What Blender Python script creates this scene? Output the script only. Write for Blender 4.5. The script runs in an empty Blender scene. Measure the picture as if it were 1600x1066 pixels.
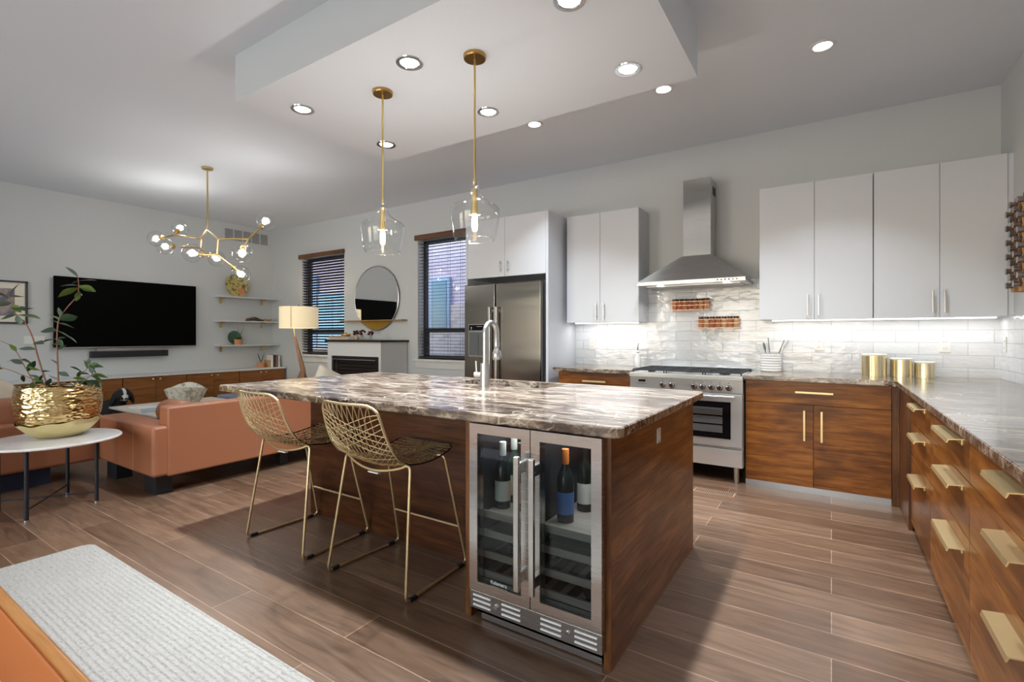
import bpy, bmesh, math, random
from mathutils import Vector, Matrix
random.seed(7)
PI = math.pi
scn = bpy.context.scene
C = scn.collection

# ---------------------------------------------------------------- camera
TH = math.atan(499/766)
cam_d = bpy.data.cameras.new('camera'); cam = bpy.data.objects.new('camera', cam_d); C.objects.link(cam)
cam.location = (0, 0, 1.26); cam.rotation_euler = (PI/2, 0, TH)
cam_d.sensor_width = 36; cam_d.lens = 36*766/1600
cam_d.shift_y = -9/1600
cam_d.clip_start = 0.02
scn.camera = cam
# ---------------------------------------------------------------- world / view
scn.view_settings.view_transform = 'Standard'; scn.view_settings.look = 'None'
scn.view_settings.gamma = 1; scn.view_settings.exposure = 0.0; scn.view_settings.use_curve_mapping = False
w = bpy.data.worlds.new('world'); scn.world = w; w.use_nodes = True
nt = w.node_tree; bg = nt.nodes['Background']
sky = nt.nodes.new('ShaderNodeTexSky'); sky.sky_type = 'NISHITA'; sky.sun_disc = False
sky.sun_elevation = math.radians(38); sky.sun_rotation = math.radians(200); sky.air_density = 1.2
nt.links.new(sky.outputs[0], bg.inputs[0]); bg.inputs[1].default_value = 0.65
scn.cycles.max_bounces = 10; scn.cycles.diffuse_bounces = 5; scn.cycles.glossy_bounces = 5
scn.cycles.transparent_max_bounces = 16; scn.cycles.sample_clamp_indirect = 6
scn.cycles.caustics_reflective = False; scn.cycles.caustics_refractive = False
scn.cycles.use_denoising = True

def area(name, loc, size, power, rot=(0,0,0), shape='RECTANGLE', sy=None, color=(1,1,1), spread=180):
    d = bpy.data.lights.new(name, 'AREA'); d.energy = power; d.color = color
    d.shape = shape; d.size = size
    if sy is not None: d.size_y = sy
    d.spread = math.radians(spread)
    o = bpy.data.objects.new(name, d); o.location = loc; o.rotation_euler = rot; C.objects.link(o)
    return o
DAY = (0.88, 0.94, 1.0); WARM = (1.0, 0.88, 0.74); NEUT = (0.85, 0.925, 1.0)
XL, XR, YB, YF, ZC, ZS = -8.68, 1.09, 5.20, -3.6, 3.183, 2.869  # walls, ceiling and their fittings scaled about the camera, then baked as numbers
# added fill lamps at unseen windows behind the viewpoint, tilted up to brighten ceiling
area('fill_front', (-1.2, YF+0.03, 1.45), 3.0, 42, (math.radians(122), 0, 0), sy=2.3, color=DAY, spread=130)
area('fill_front_living', (-5.1, YF+0.03, 1.45), 2.2, 55, (math.radians(122), 0, 0), sy=2.3, color=DAY, spread=130)

# ---------------------------------------------------------------- materials
def newmat(name):
    m = bpy.data.materials.new(name); m.use_nodes = True
    n = m.node_tree.nodes; l = m.node_tree.links; b = n['Principled BSDF']
    return m, n, l, b
def pm(name, col, rough=0.5, metal=0.0, emit=0, spec=None, coat=0, bump=0, bscale=60, sheen=0, sub=0):
    m, n, l, b = newmat(name)
    b.inputs['Base Color'].default_value = (*col, 1); b.inputs['Roughness'].default_value = rough
    b.inputs['Metallic'].default_value = metal
    if spec is not None: b.inputs['Specular IOR Level'].default_value = spec
    if coat: b.inputs['Coat Weight'].default_value = coat; b.inputs['Coat Roughness'].default_value = 0.1
    if emit: b.inputs['Emission Color'].default_value = (*col, 1); b.inputs['Emission Strength'].default_value = emit
    if sheen: b.inputs['Sheen Weight'].default_value = sheen
    tc = n.new('ShaderNodeTexCoord'); no = n.new('ShaderNodeTexNoise'); no.inputs['Scale'].default_value = bscale
    l.new(tc.outputs['Object'], no.inputs['Vector'])
    if bump:
        bu = n.new('ShaderNodeBump'); bu.inputs['Strength'].default_value = bump; bu.inputs['Distance'].default_value = 0.01
        l.new(no.outputs['Fac'], bu.inputs['Height']); l.new(bu.outputs[0], b.inputs['Normal'])
    elif not emit:
        mr = n.new('ShaderNodeMapRange'); mr.inputs[3].default_value = max(0, rough-0.03); mr.inputs[4].default_value = min(1, rough+0.03)
        l.new(no.outputs['Fac'], mr.inputs[0]); l.new(mr.outputs[0], b.inputs['Roughness'])
    return m
def ramp(n, stops):
    r = n.new('ShaderNodeValToRGB'); e = r.color_ramp.elements
    while len(e) < len(stops): e.new(0.5)
    for i, (p, c) in enumerate(stops): e[i].position = p; e[i].color = (*c, 1)
    return r
def objvec(n, l, rnd=True):
    tc = n.new('ShaderNodeTexCoord')
    if not rnd: return tc.outputs['Object']
    oi = n.new('ShaderNodeObjectInfo'); mu = n.new('ShaderNodeMath'); mu.operation = 'MULTIPLY'; mu.inputs[1].default_value = 17
    l.new(oi.outputs['Random'], mu.inputs[0])
    va = n.new('ShaderNodeVectorMath'); va.operation = 'ADD'
    l.new(tc.outputs['Object'], va.inputs[0]); l.new(mu.outputs[0], va.inputs[1])
    return va.outputs[0]
def noise(n, l, vec, scale, sc=(1,1,1), detail=6, dist=0.0, rough=0.55):
    mp = n.new('ShaderNodeMapping'); mp.inputs['Scale'].default_value = sc
    l.new(vec, mp.inputs['Vector'])
    t = n.new('ShaderNodeTexNoise'); t.inputs['Scale'].default_value = scale; t.inputs['Detail'].default_value = detail
    t.inputs['Distortion'].default_value = dist; t.inputs['Roughness'].default_value = rough
    l.new(mp.outputs[0], t.inputs['Vector']); return t.outputs['Fac']
def wood(name, axis, dark, mid, light, rough=0.32, contrast=1.0, patch=True, coat=0.06):
    m, n, l, b = newmat(name)
    v = objvec(n, l)
    sc = [9, 9, 9]; sc['xyz'.index(axis)] = 0.9
    f1 = noise(n, l, v, 3.2, sc, 8, 0.6, 0.62)
    sc2 = [60, 60, 60]; sc2['xyz'.index(axis)] = 2.0
    f2 = noise(n, l, v, 2.0, sc2, 4)
    r = ramp(n, [(0.28, dark), (0.46, mid), (0.62, light), (0.75, mid)])
    mx = n.new('ShaderNodeMix'); mx.data_type = 'FLOAT'; mx.inputs[0].default_value = 0.25
    l.new(f1, mx.inputs[2]); l.new(f2, mx.inputs[3]); l.new(mx.outputs[0], r.inputs[0])
    out = r.outputs[0]
    if patch:
        sp = [1.6, 1.6, 1.6]; sp['xyz'.index(axis)] = 0.8
        f3 = noise(n, l, v, 2.0, sp, 3, 0.4)
        r3 = ramp(n, [(0.34, (0.34, 0.28, 0.24)), (0.55, (1.05, 1.05, 1.05))])
        l.new(f3, r3.inputs[0])
        mm = n.new('ShaderNodeMix'); mm.data_type = 'RGBA'; mm.blend_type = 'MULTIPLY'; mm.inputs[0].default_value = 0.85*contrast
        l.new(out, mm.inputs[6]); l.new(r3.outputs[0], mm.inputs[7]); out = mm.outputs[2]
    l.new(out, b.inputs['Base Color']); b.inputs['Roughness'].default_value = rough; b.inputs['Specular IOR Level'].default_value = 0.32
    b.inputs['Coat Weight'].default_value = coat; b.inputs['Coat Roughness'].default_value = 0.15
    bu = n.new('ShaderNodeBump'); bu.inputs['Strength'].default_value = 0.08; bu.inputs['Distance'].default_value = 0.01
    l.new(f2, bu.inputs['Height']); l.new(bu.outputs[0], b.inputs['Normal'])
    return m
WD, WM, WL = (0.060, 0.018, 0.005), (0.225, 0.070, 0.010), (0.385, 0.140, 0.024)
M = {}
M['wood_x'] = wood('cabinet_wood_x', 'x', WD, WM, WL)
M['wood_y'] = wood('cabinet_wood_y', 'y', WD, WM, WL)
M['wood_z'] = wood('cabinet_wood_z', 'z', WD, WM, WL)
M['island_x_shade'] = wood('island_wood_x_shade', 'x', (0.022,0.007,0.003), (0.062,0.018,0.005), (0.10,0.034,0.010), rough=0.3)  # shade of the seating side is put into this darker island wood
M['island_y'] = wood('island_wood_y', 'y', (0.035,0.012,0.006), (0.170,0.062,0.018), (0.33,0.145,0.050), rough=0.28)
M['side_wood'] = wood('sideboard_wood', 'y', (0.10,0.035,0.010), (0.23,0.085,0.024), (0.30,0.125,0.040), patch=False)
M['lamp_wood'] = wood('lamp_wood', 'z', (0.16,0.06,0.02), (0.30,0.13,0.045), (0.38,0.18,0.07), patch=False)
M['bench_wood'] = wood('bench_wood', 'x', (0.24,0.075,0.015), (0.46,0.17,0.035), (0.56,0.25,0.07), patch=False, rough=0.3, coat=0.4)
M['rack_wood'] = wood('rack_wood', 'x', (0.28,0.13,0.045), (0.42,0.22,0.085), (0.52,0.30,0.13), patch=False)
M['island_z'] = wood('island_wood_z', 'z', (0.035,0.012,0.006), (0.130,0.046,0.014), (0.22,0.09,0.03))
M['shelf_wood'] = wood('cooler_shelf_wood', 'x', (0.30,0.24,0.18), (0.42,0.35,0.28), (0.52,0.45,0.38), patch=False)
M['valance'] = wood('valance_wood', 'x', (0.05,0.018,0.008), (0.13,0.055,0.022), (0.17,0.075,0.03), patch=False)
M['wall'] = pm('wall_paint', (0.61, 0.63, 0.63), 0.75, bump=0.02, bscale=180)
M['ceil'] = pm('ceiling_paint', (0.75, 0.79, 0.84), 0.8, bump=0.02, bscale=150)
M['white'] = pm('white_paint', (0.72, 0.72, 0.72), 0.45)
M['cab_white'] = pm('white_lacquer', (0.665, 0.695, 0.74), 0.35, spec=0.4)
M['trim_white'] = pm('trim_white', (0.70, 0.70, 0.68), 0.45)
M['plastic'] = pm('white_plastic', (0.80, 0.80, 0.78), 0.35)
M['black'] = pm('black_matte', (0.012, 0.012, 0.014), 0.5)
M['gloss_black'] = pm('black_gloss', (0.004, 0.004, 0.005), 0.12)
M['screen'] = pm('screen_black', (0.001, 0.001, 0.001), 0.6, spec=0.05)
M['black_metal'] = pm('black_metal', (0.02, 0.021, 0.028), 0.4, 0.3)
M['iron'] = pm('cast_iron', (0.03, 0.03, 0.032), 0.55, 0.2)
M['brass'] = pm('brushed_brass', (0.66, 0.47, 0.20), 0.30, 1.0)
M['brass_pull'] = pm('satin_brass_pull', (0.80, 0.62, 0.32), 0.38, 0.85)
M['brass_dark'] = pm('antique_brass', (0.50, 0.30, 0.10), 0.25, 1.0)
M['gold_stool'] = pm('gold_wire', (0.74, 0.58, 0.33), 0.38, 0.9)
M['gold_light'] = pm('pale_gold_leaf', (0.78, 0.65, 0.32), 0.38, 0.55, bump=0.1, bscale=30)
M['vent_bronze'] = pm('vent_bronze', (0.42, 0.25, 0.15), 0.45, 0.3)
M['copper'] = pm('copper_wire', (0.85, 0.45, 0.28), 0.3, 0.9)
M['nickel'] = pm('brushed_nickel', (0.50, 0.50, 0.50), 0.3, 1.0)
M['chrome'] = pm('chrome', (0.80, 0.80, 0.80), 0.12, 1.0)
M['leather'] = pm('cognac_leather', (0.375, 0.142, 0.070), 0.36, bump=0.35, bscale=5, spec=0.5)
M['bench_leather'] = pm('tan_leather', (0.50, 0.14, 0.025), 0.45, bump=0.05, bscale=90)
M['cream'] = pm('cream_fabric', (0.70, 0.64, 0.52), 0.9, bump=0.2, bscale=60, sheen=0.2)
M['bluegrey'] = pm('blue_grey_fabric', (0.20, 0.23, 0.30), 0.85, bump=0.2, bscale=90)
M['terracotta'] = pm('terracotta', (0.62, 0.27, 0.14), 0.8, bump=0.1)
M['ceramic'] = pm('white_ceramic', (0.78, 0.78, 0.76), 0.25)
M['grey_plastic'] = pm('grey_silicone', (0.30, 0.30, 0.31), 0.5)
M['green_dark'] = pm('dark_leaf', (0.035, 0.075, 0.035), 0.38)
M['green'] = pm('leaf', (0.12, 0.20, 0.035), 0.42)
M['green_grey'] = pm('grey_leaf', (0.10, 0.15, 0.11), 0.4)
M['stem'] = pm('stem', (0.33, 0.15, 0.10), 0.7)
M['soil'] = pm('soil', (0.03, 0.018, 0.01), 0.95, bump=0.5, bscale=80)
M['green_plate'] = pm('green_glaze', (0.06, 0.14, 0.10), 0.3)
M['paper'] = pm('paper', (0.75, 0.72, 0.66), 0.8)
M['book_dark'] = pm('book_dark', (0.05, 0.045, 0.04), 0.7)
M['book_purple'] = pm('book_purple', (0.22, 0.12, 0.14), 0.7)
M['book_tan'] = pm('book_tan', (0.50, 0.30, 0.14), 0.7)
M['flower'] = pm('dried_flower', (0.09, 0.015, 0.012), 0.9)
M['driftwood'] = pm('driftwood', (0.12, 0.075, 0.04), 0.85, bump=0.6, bscale=40)
M['wine_dark'] = pm('dark_bottle', (0.010, 0.014, 0.012), 0.1, spec=0.6)
M['wine_rose'] = pm('rose_bottle', (0.55, 0.20, 0.12), 0.12, spec=0.6)
M['label_cream'] = pm('label_cream', (0.82, 0.78, 0.66), 0.7)
M['label_peach'] = pm('label_peach', (0.75, 0.35, 0.20), 0.7)
M['label_blue'] = pm('label_blue', (0.12, 0.25, 0.60), 0.6)
M['label_pink'] = pm('label_pink', (0.75, 0.42, 0.42), 0.6)
M['orange'] = pm('orange_foil', (0.85, 0.24, 0.05), 0.4)
M['cork'] = pm('cork', (0.55, 0.38, 0.22), 0.9)
M['jar'] = pm('spice_brown', (0.42, 0.16, 0.06), 0.35)
M['jar_b'] = pm('spice_pale', (0.62, 0.42, 0.24), 0.35)
M['jar_c'] = pm('spice_red', (0.30, 0.06, 0.03), 0.35)
M['jar_lid'] = pm('dark_lid', (0.07, 0.035, 0.02), 0.4)
M['cap'] = pm('glossy_foil_cap', (0.30, 0.27, 0.26), 0.2, 0.8)
M['fur_black'] = pm('black_fur', (0.010, 0.009, 0.009), 0.75, bump=0.4, bscale=120)
M['dark_frame'] = pm('dark_window_frame', (0.018, 0.020, 0.028), 0.4)
M['slat'] = pm('dark_blind_slat', (0.035, 0.028, 0.030), 0.45)
M['teal'] = pm('teal_pane', (0.05, 0.16, 0.23), 0.15)
M['sky_pane'] = pm('painted_sky_pane', (0.22, 0.45, 0.60), 0.15)  # sky reflection is put into this lighter pane colour
M['outside_trim'] = pm('outside_trim', (0.35, 0.42, 0.50), 0.6)
M['bulb'] = pm('bulb_glow', (1.0, 0.80, 0.52), 0.3, emit=28)
M['bulb_w'] = pm('bulb_white_glow', (1.0, 0.93, 0.80), 0.3, emit=45)
M['lens'] = pm('lit_lens', (1.0, 0.98, 0.95), 0.3, emit=14)
M['strip'] = pm('led_strip', (1.0, 0.98, 0.96), 0.3, emit=3)
M['shade'] = pm('lit_lampshade', (1.0, 0.84, 0.55), 0.8, emit=0.38)
M['ref_trim'] = pm('recessed_trim', (0.72, 0.72, 0.72), 0.3, 0.4)

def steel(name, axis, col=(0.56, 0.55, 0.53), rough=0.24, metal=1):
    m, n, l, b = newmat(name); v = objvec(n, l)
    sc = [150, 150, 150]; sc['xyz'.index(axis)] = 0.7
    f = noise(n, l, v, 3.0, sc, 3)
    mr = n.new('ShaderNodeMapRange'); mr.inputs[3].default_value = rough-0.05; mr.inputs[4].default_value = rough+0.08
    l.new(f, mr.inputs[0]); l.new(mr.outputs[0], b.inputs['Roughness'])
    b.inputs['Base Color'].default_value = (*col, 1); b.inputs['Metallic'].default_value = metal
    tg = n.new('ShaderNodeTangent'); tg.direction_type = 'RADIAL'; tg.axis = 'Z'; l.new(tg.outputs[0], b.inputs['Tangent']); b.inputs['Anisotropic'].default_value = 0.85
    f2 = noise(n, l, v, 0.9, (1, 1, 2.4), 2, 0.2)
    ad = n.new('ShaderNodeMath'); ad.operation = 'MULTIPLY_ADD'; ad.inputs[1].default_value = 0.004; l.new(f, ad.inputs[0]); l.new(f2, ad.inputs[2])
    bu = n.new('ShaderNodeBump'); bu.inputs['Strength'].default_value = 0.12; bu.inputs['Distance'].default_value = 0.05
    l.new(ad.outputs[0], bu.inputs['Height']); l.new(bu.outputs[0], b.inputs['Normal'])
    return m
M['steel_x'] = steel('stainless_x', 'x'); M['steel_z'] = steel('stainless_z', 'z'); M['steel_plain'] = pm('stainless_plain', (0.60, 0.59, 0.57), 0.26, 1.0)
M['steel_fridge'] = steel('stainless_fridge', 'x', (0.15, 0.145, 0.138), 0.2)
M['steel_range'] = steel('stainless_range', 'x', (0.66, 0.65, 0.63), 0.34, 0.72)
def marble():
    m, n, l, b = newmat('brown_marble'); v = objvec(n, l, False)
    f = noise(n, l, v, 3.4, (1.2, 5.5, 3.2), 10, 0.9, 0.68)
    r = ramp(n, [(0.34, (0.018, 0.010, 0.007)), (0.47, (0.070, 0.042, 0.030)), (0.55, (0.25, 0.185, 0.135)), (0.68, (0.50, 0.42, 0.33))])
    l.new(f, r.inputs[0])
    nv = n.new('ShaderNodeTexNoise'); nv.inputs['Scale'].default_value = 5; nv.inputs['Detail'].default_value = 5
    l.new(v, nv.inputs['Vector'])
    ad = n.new('ShaderNodeMix'); ad.data_type = 'RGBA'; ad.blend_type = 'LINEAR_LIGHT'; ad.inputs[0].default_value = 0.12
    l.new(v, ad.inputs[6]); l.new(nv.outputs['Color'], ad.inputs[7])
    mp = n.new('ShaderNodeMapping'); mp.inputs['Scale'].default_value = (1.0, 2.4, 1.6); l.new(ad.outputs[2], mp.inputs['Vector'])
    vo = n.new('ShaderNodeTexVoronoi'); vo.feature = 'DISTANCE_TO_EDGE'; vo.inputs['Scale'].default_value = 7
    l.new(mp.outputs[0], vo.inputs['Vector'])
    rv = ramp(n, [(0.0, (1, 1, 1)), (0.03, (0.35, 0.35, 0.35)), (0.06, (0, 0, 0))]); l.new(vo.outputs[0], rv.inputs[0])
    f3 = noise(n, l, v, 6.0, (1, 1, 1), 3)
    rm = ramp(n, [(0.42, (0, 0, 0)), (0.6, (1, 1, 1))]); l.new(f3, rm.inputs[0])
    mu = n.new('ShaderNodeMath'); mu.operation = 'MULTIPLY'; l.new(rv.outputs[0], mu.inputs[0]); l.new(rm.outputs[0], mu.inputs[1])
    mx = n.new('ShaderNodeMix'); mx.data_type = 'RGBA'; l.new(mu.outputs[0], mx.inputs[0]); l.new(r.outputs[0], mx.inputs[6])
    mx.inputs[7].default_value = (0.54, 0.46, 0.37, 1)
    l.new(mx.outputs[2], b.inputs['Base Color']); b.inputs['Roughness'].default_value = 0.20
    b.inputs['IOR'].default_value = 1.85; b.inputs['Coat Weight'].default_value = 0.2; b.inputs['Coat Roughness'].default_value = 0.12
    return m
M['marble'] = marble()
def floor_mat():
    m, n, l, b = newmat('dark_plank_floor'); v = objvec(n, l, False)
    br = n.new('ShaderNodeTexBrick'); l.new(v, br.inputs['Vector'])
    br.offset = 0.41; br.offset_frequency = 2; br.squash = 1
    br.inputs['Scale'].default_value = 1; br.inputs['Brick Width'].default_value = 1.7; br.inputs['Row Height'].default_value = 0.19
    br.inputs['Mortar Size'].default_value = 0.0022; br.inputs['Mortar Smooth'].default_value = 0.3; br.inputs['Bias'].default_value = 0
    br.inputs['Color1'].default_value = (0.130, 0.073, 0.043, 1); br.inputs['Color2'].default_value = (0.222, 0.138, 0.088, 1)
    br.inputs['Mortar'].default_value = (0.42, 0.28, 0.19, 1)
    f = noise(n, l, v, 3.0, (1.0, 9, 9), 8, 1.0)
    r = ramp(n, [(0.3, (0.62, 0.58, 0.55)), (0.7, (1.25, 1.2, 1.15))]); l.new(f, r.inputs[0])
    mm = n.new('ShaderNodeMix'); mm.data_type = 'RGBA'; mm.blend_type = 'MULTIPLY'; mm.inputs[0].default_value = 0.9
    l.new(br.outputs['Color'], mm.inputs[6]); l.new(r.outputs[0], mm.inputs[7]); l.new(mm.outputs[2], b.inputs['Base Color'])
    mr = n.new('ShaderNodeMapRange'); mr.inputs[3].default_value = 0.24; mr.inputs[4].default_value = 0.42; l.new(f, mr.inputs[0]); l.new(mr.outputs[0], b.inputs['Roughness'])
    b.inputs['Specular IOR Level'].default_value = 0.7
    s = n.new('ShaderNodeMath'); s.operation = 'MULTIPLY_ADD'; s.inputs[1].default_value = -1.2
    l.new(br.outputs['Fac'], s.inputs[0]); l.new(f, s.inputs[2])
    bu = n.new('ShaderNodeBump'); bu.inputs['Strength'].default_value = 0.22; bu.inputs['Distance'].default_value = 0.006
    l.new(s.outputs[0], bu.inputs['Height']); l.new(bu.outputs[0], b.inputs['Normal'])
    return m
M['floor'] = floor_mat()
def brick_mat(name, plane, c1, c2, mort, bw, rh, ms, rough, bump=0.5, off=0.5, wavy=0, bias=0):
    m, n, l, b = newmat(name); v = objvec(n, l, False)
    sp = n.new('ShaderNodeSeparateXYZ'); l.new(v, sp.inputs[0]); cb = n.new('ShaderNodeCombineXYZ')
    l.new(sp.outputs[0 if plane == 'xz' else 1], cb.inputs[0]); l.new(sp.outputs[2], cb.inputs[1])
    br = n.new('ShaderNodeTexBrick'); l.new(cb.outputs[0], br.inputs['Vector']); br.offset = off
    br.inputs['Scale'].default_value = 1; br.inputs['Brick Width'].default_value = bw; br.inputs['Row Height'].default_value = rh
    br.inputs['Mortar Size'].default_value = ms; br.inputs['Mortar Smooth'].default_value = 0.2; br.inputs['Bias'].default_value = bias
    br.inputs['Color1'].default_value = (*c1, 1); br.inputs['Color2'].default_value = (*c2, 1); br.inputs['Mortar'].default_value = (*mort, 1)
    l.new(br.outputs['Color'], b.inputs['Base Color']); b.inputs['Roughness'].default_value = rough
    f = noise(n, l, v, 9.0, (1, 1, 1.8), 2)
    s = n.new('ShaderNodeMath'); s.operation = 'MULTIPLY_ADD'; s.inputs[1].default_value = -1.0
    fw = n.new('ShaderNodeMath'); fw.operation = 'MULTIPLY'; fw.inputs[1].default_value = wavy; l.new(f, fw.inputs[0])
    l.new(br.outputs['Fac'], s.inputs[0]); l.new(fw.outputs[0], s.inputs[2])
    bu = n.new('ShaderNodeBump'); bu.inputs['Strength'].default_value = bump; bu.inputs['Distance'].default_value = 0.006
    l.new(s.outputs[0], bu.inputs['Height']); l.new(bu.outputs[0], b.inputs['Normal'])
    return m
M['tile_b'] = brick_mat('white_tile', 'xz', (0.68,0.71,0.75), (0.74,0.77,0.81), (0.55,0.57,0.60), 0.30, 0.10, 0.003, 0.12, 0.5, 0.5, 1.6)
M['tile_r'] = brick_mat('white_tile_side', 'yz', (0.68,0.71,0.75), (0.74,0.77,0.81), (0.50,0.52,0.55), 0.30, 0.10, 0.003, 0.12, 0.5, 0.5, 1.6)
M['brick'] = brick_mat('pale_mauve_brick', 'xz', (0.52,0.38,0.40), (0.60,0.46,0.48), (0.70,0.60,0.60), 0.21, 0.075, 0.008, 0.9)
M['brick_low'] = brick_mat('tan_brick', 'xz', (0.50,0.34,0.26), (0.62,0.50,0.42), (0.60,0.55,0.50), 0.21, 0.075, 0.008, 0.9)
def glass(name, tint=(1,1,1), ior=1.45, rough=0.0, refl=1.0):
    m = bpy.data.materials.new(name); m.use_nodes = True; n = m.node_tree.nodes; l = m.node_tree.links
    n.remove(n['Principled BSDF']); out = n['Material Output']
    tr = n.new('ShaderNodeBsdfTransparent'); tr.inputs[0].default_value = (*tint, 1)
    gl = n.new('ShaderNodeBsdfGlossy'); gl.inputs['Roughness'].default_value = rough
    fr = n.new('ShaderNodeFresnel'); ge = n.new('ShaderNodeNewGeometry')
    mi = n.new('ShaderNodeMix'); mi.data_type = 'FLOAT'; mi.inputs[2].default_value = ior; mi.inputs[3].default_value = 1/ior
    l.new(ge.outputs['Backfacing'], mi.inputs[0]); l.new(mi.outputs[0], fr.inputs[0])
    mu = n.new('ShaderNodeMath'); mu.operation = 'MULTIPLY'; mu.inputs[1].default_value = refl; l.new(fr.outputs[0], mu.inputs[0])
    mx = n.new('ShaderNodeMixShader'); l.new(mu.outputs[0], mx.inputs[0]); l.new(tr.outputs[0], mx.inputs[1]); l.new(gl.outputs[0], mx.inputs[2])
    l.new(mx.outputs[0], out.inputs[0]); return m
M['glass'] = glass('clear_glass', (0.97, 0.98, 0.98), 1.5, 0.0, 1.3)
M['pane'] = glass('window_pane', (0.84, 0.92, 1.0), 1.22)
M['cooler_glass'] = glass('tinted_cooler_glass', (0.62, 0.66, 0.68), 1.45, 0.02, 0.7)
def rug_mat():
    m, n, l, b = newmat('braided_cream'); v = objvec(n, l, False)
    f = noise(n, l, v, 60, (0.9, 1.6, 1), 2, 0.2)
    wv = n.new('ShaderNodeTexWave'); wv.bands_direction = 'Y'; wv.inputs['Scale'].default_value = 14; wv.inputs['Distortion'].default_value = 1.2
    wv.inputs['Detail'].default_value = 2; l.new(v, wv.inputs['Vector'])
    r = ramp(n, [(0.28, (0.29, 0.27, 0.245)), (0.42, (0.40, 0.375, 0.34)), (0.7, (0.455, 0.43, 0.39))]); l.new(f, r.inputs[0])
    l.new(r.outputs[0], b.inputs['Base Color']); b.inputs['Roughness'].default_value = 0.95
    ad = n.new('ShaderNodeMath'); ad.operation = 'ADD'; l.new(f, ad.inputs[0]); l.new(wv.outputs['Fac'], ad.inputs[1])
    bu = n.new('ShaderNodeBump'); bu.inputs['Strength'].default_value = 0.7; bu.inputs['Distance'].default_value = 0.008
    l.new(ad.outputs[0], bu.inputs['Height']); l.new(bu.outputs[0], b.inputs['Normal']); return m
M['rug'] = rug_mat()
def hammered():
    m, n, l, b = newmat('hammered_gold'); v = objvec(n, l, False)
    mp = n.new('ShaderNodeMapping'); mp.inputs['Scale'].default_value = (1, 1, 2.6); l.new(v, mp.inputs['Vector'])
    vo = n.new('ShaderNodeTexVoronoi'); vo.feature = 'SMOOTH_F1'; vo.inputs['Scale'].default_value = 24; l.new(mp.outputs[0], vo.inputs['Vector'])
    bu = n.new('ShaderNodeBump'); bu.inputs['Strength'].default_value = 0.55; bu.inputs['Distance'].default_value = 0.02
    l.new(vo.outputs[0], bu.inputs['Height']); l.new(bu.outputs[0], b.inputs['Normal'])
    b.inputs['Base Color'].default_value = (0.80, 0.58, 0.26, 1); b.inputs['Metallic'].default_value = 1; b.inputs['Roughness'].default_value = 0.16
    return m
M['hammered'] = hammered()
def brushed_vert():
    m, n, l, b = newmat('brushed_brass_vertical'); v = objvec(n, l)
    f = noise(n, l, v, 2.0, (55, 55, 0.4), 3)
    r = ramp(n, [(0.35, (0.50, 0.36, 0.17)), (0.5, (0.74, 0.62, 0.36)), (0.66, (0.80, 0.78, 0.66))]); l.new(f, r.inputs[0]); l.new(r.outputs[0], b.inputs['Base Color'])
    b.inputs['Metallic'].default_value = 0.9; b.inputs['Roughness'].default_value = 0.3; return m
M['canister'] = brushed_vert()
def mottled(name, c1, c2, scale, rough, metal=0, thr=(0.42, 0.58)):
    m, n, l, b = newmat(name); v = objvec(n, l, False); f = noise(n, l, v, scale, (1,1,1), 6, 0.8)
    r = ramp(n, [(thr[0], c1), (thr[1], c2)]); l.new(f, r.inputs[0]); l.new(r.outputs[0], b.inputs['Base Color'])
    b.inputs['Roughness'].default_value = rough; b.inputs['Metallic'].default_value = metal; return m
M['stone'] = mottled('pale_stone', (0.33, 0.31, 0.26), (0.66, 0.63, 0.54), 14, 0.6, thr=(0.38, 0.5))
M['white_marble'] = mottled('white_marble_top', (0.80, 0.72, 0.64), (0.90, 0.87, 0.83), 4, 0.2, thr=(0.35, 0.5))
M['gold_plate'] = mottled('gold_grey_dish', (0.16, 0.15, 0.11), (0.62, 0.50, 0.14), 22, 0.4, 0.2, thr=(0.42, 0.5))
M['pattern'] = mottled('patterned_cushion', (0.05, 0.04, 0.035), (0.70, 0.62, 0.50), 9, 0.9, thr=(0.36, 0.40))
M['dog'] = None

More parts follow.
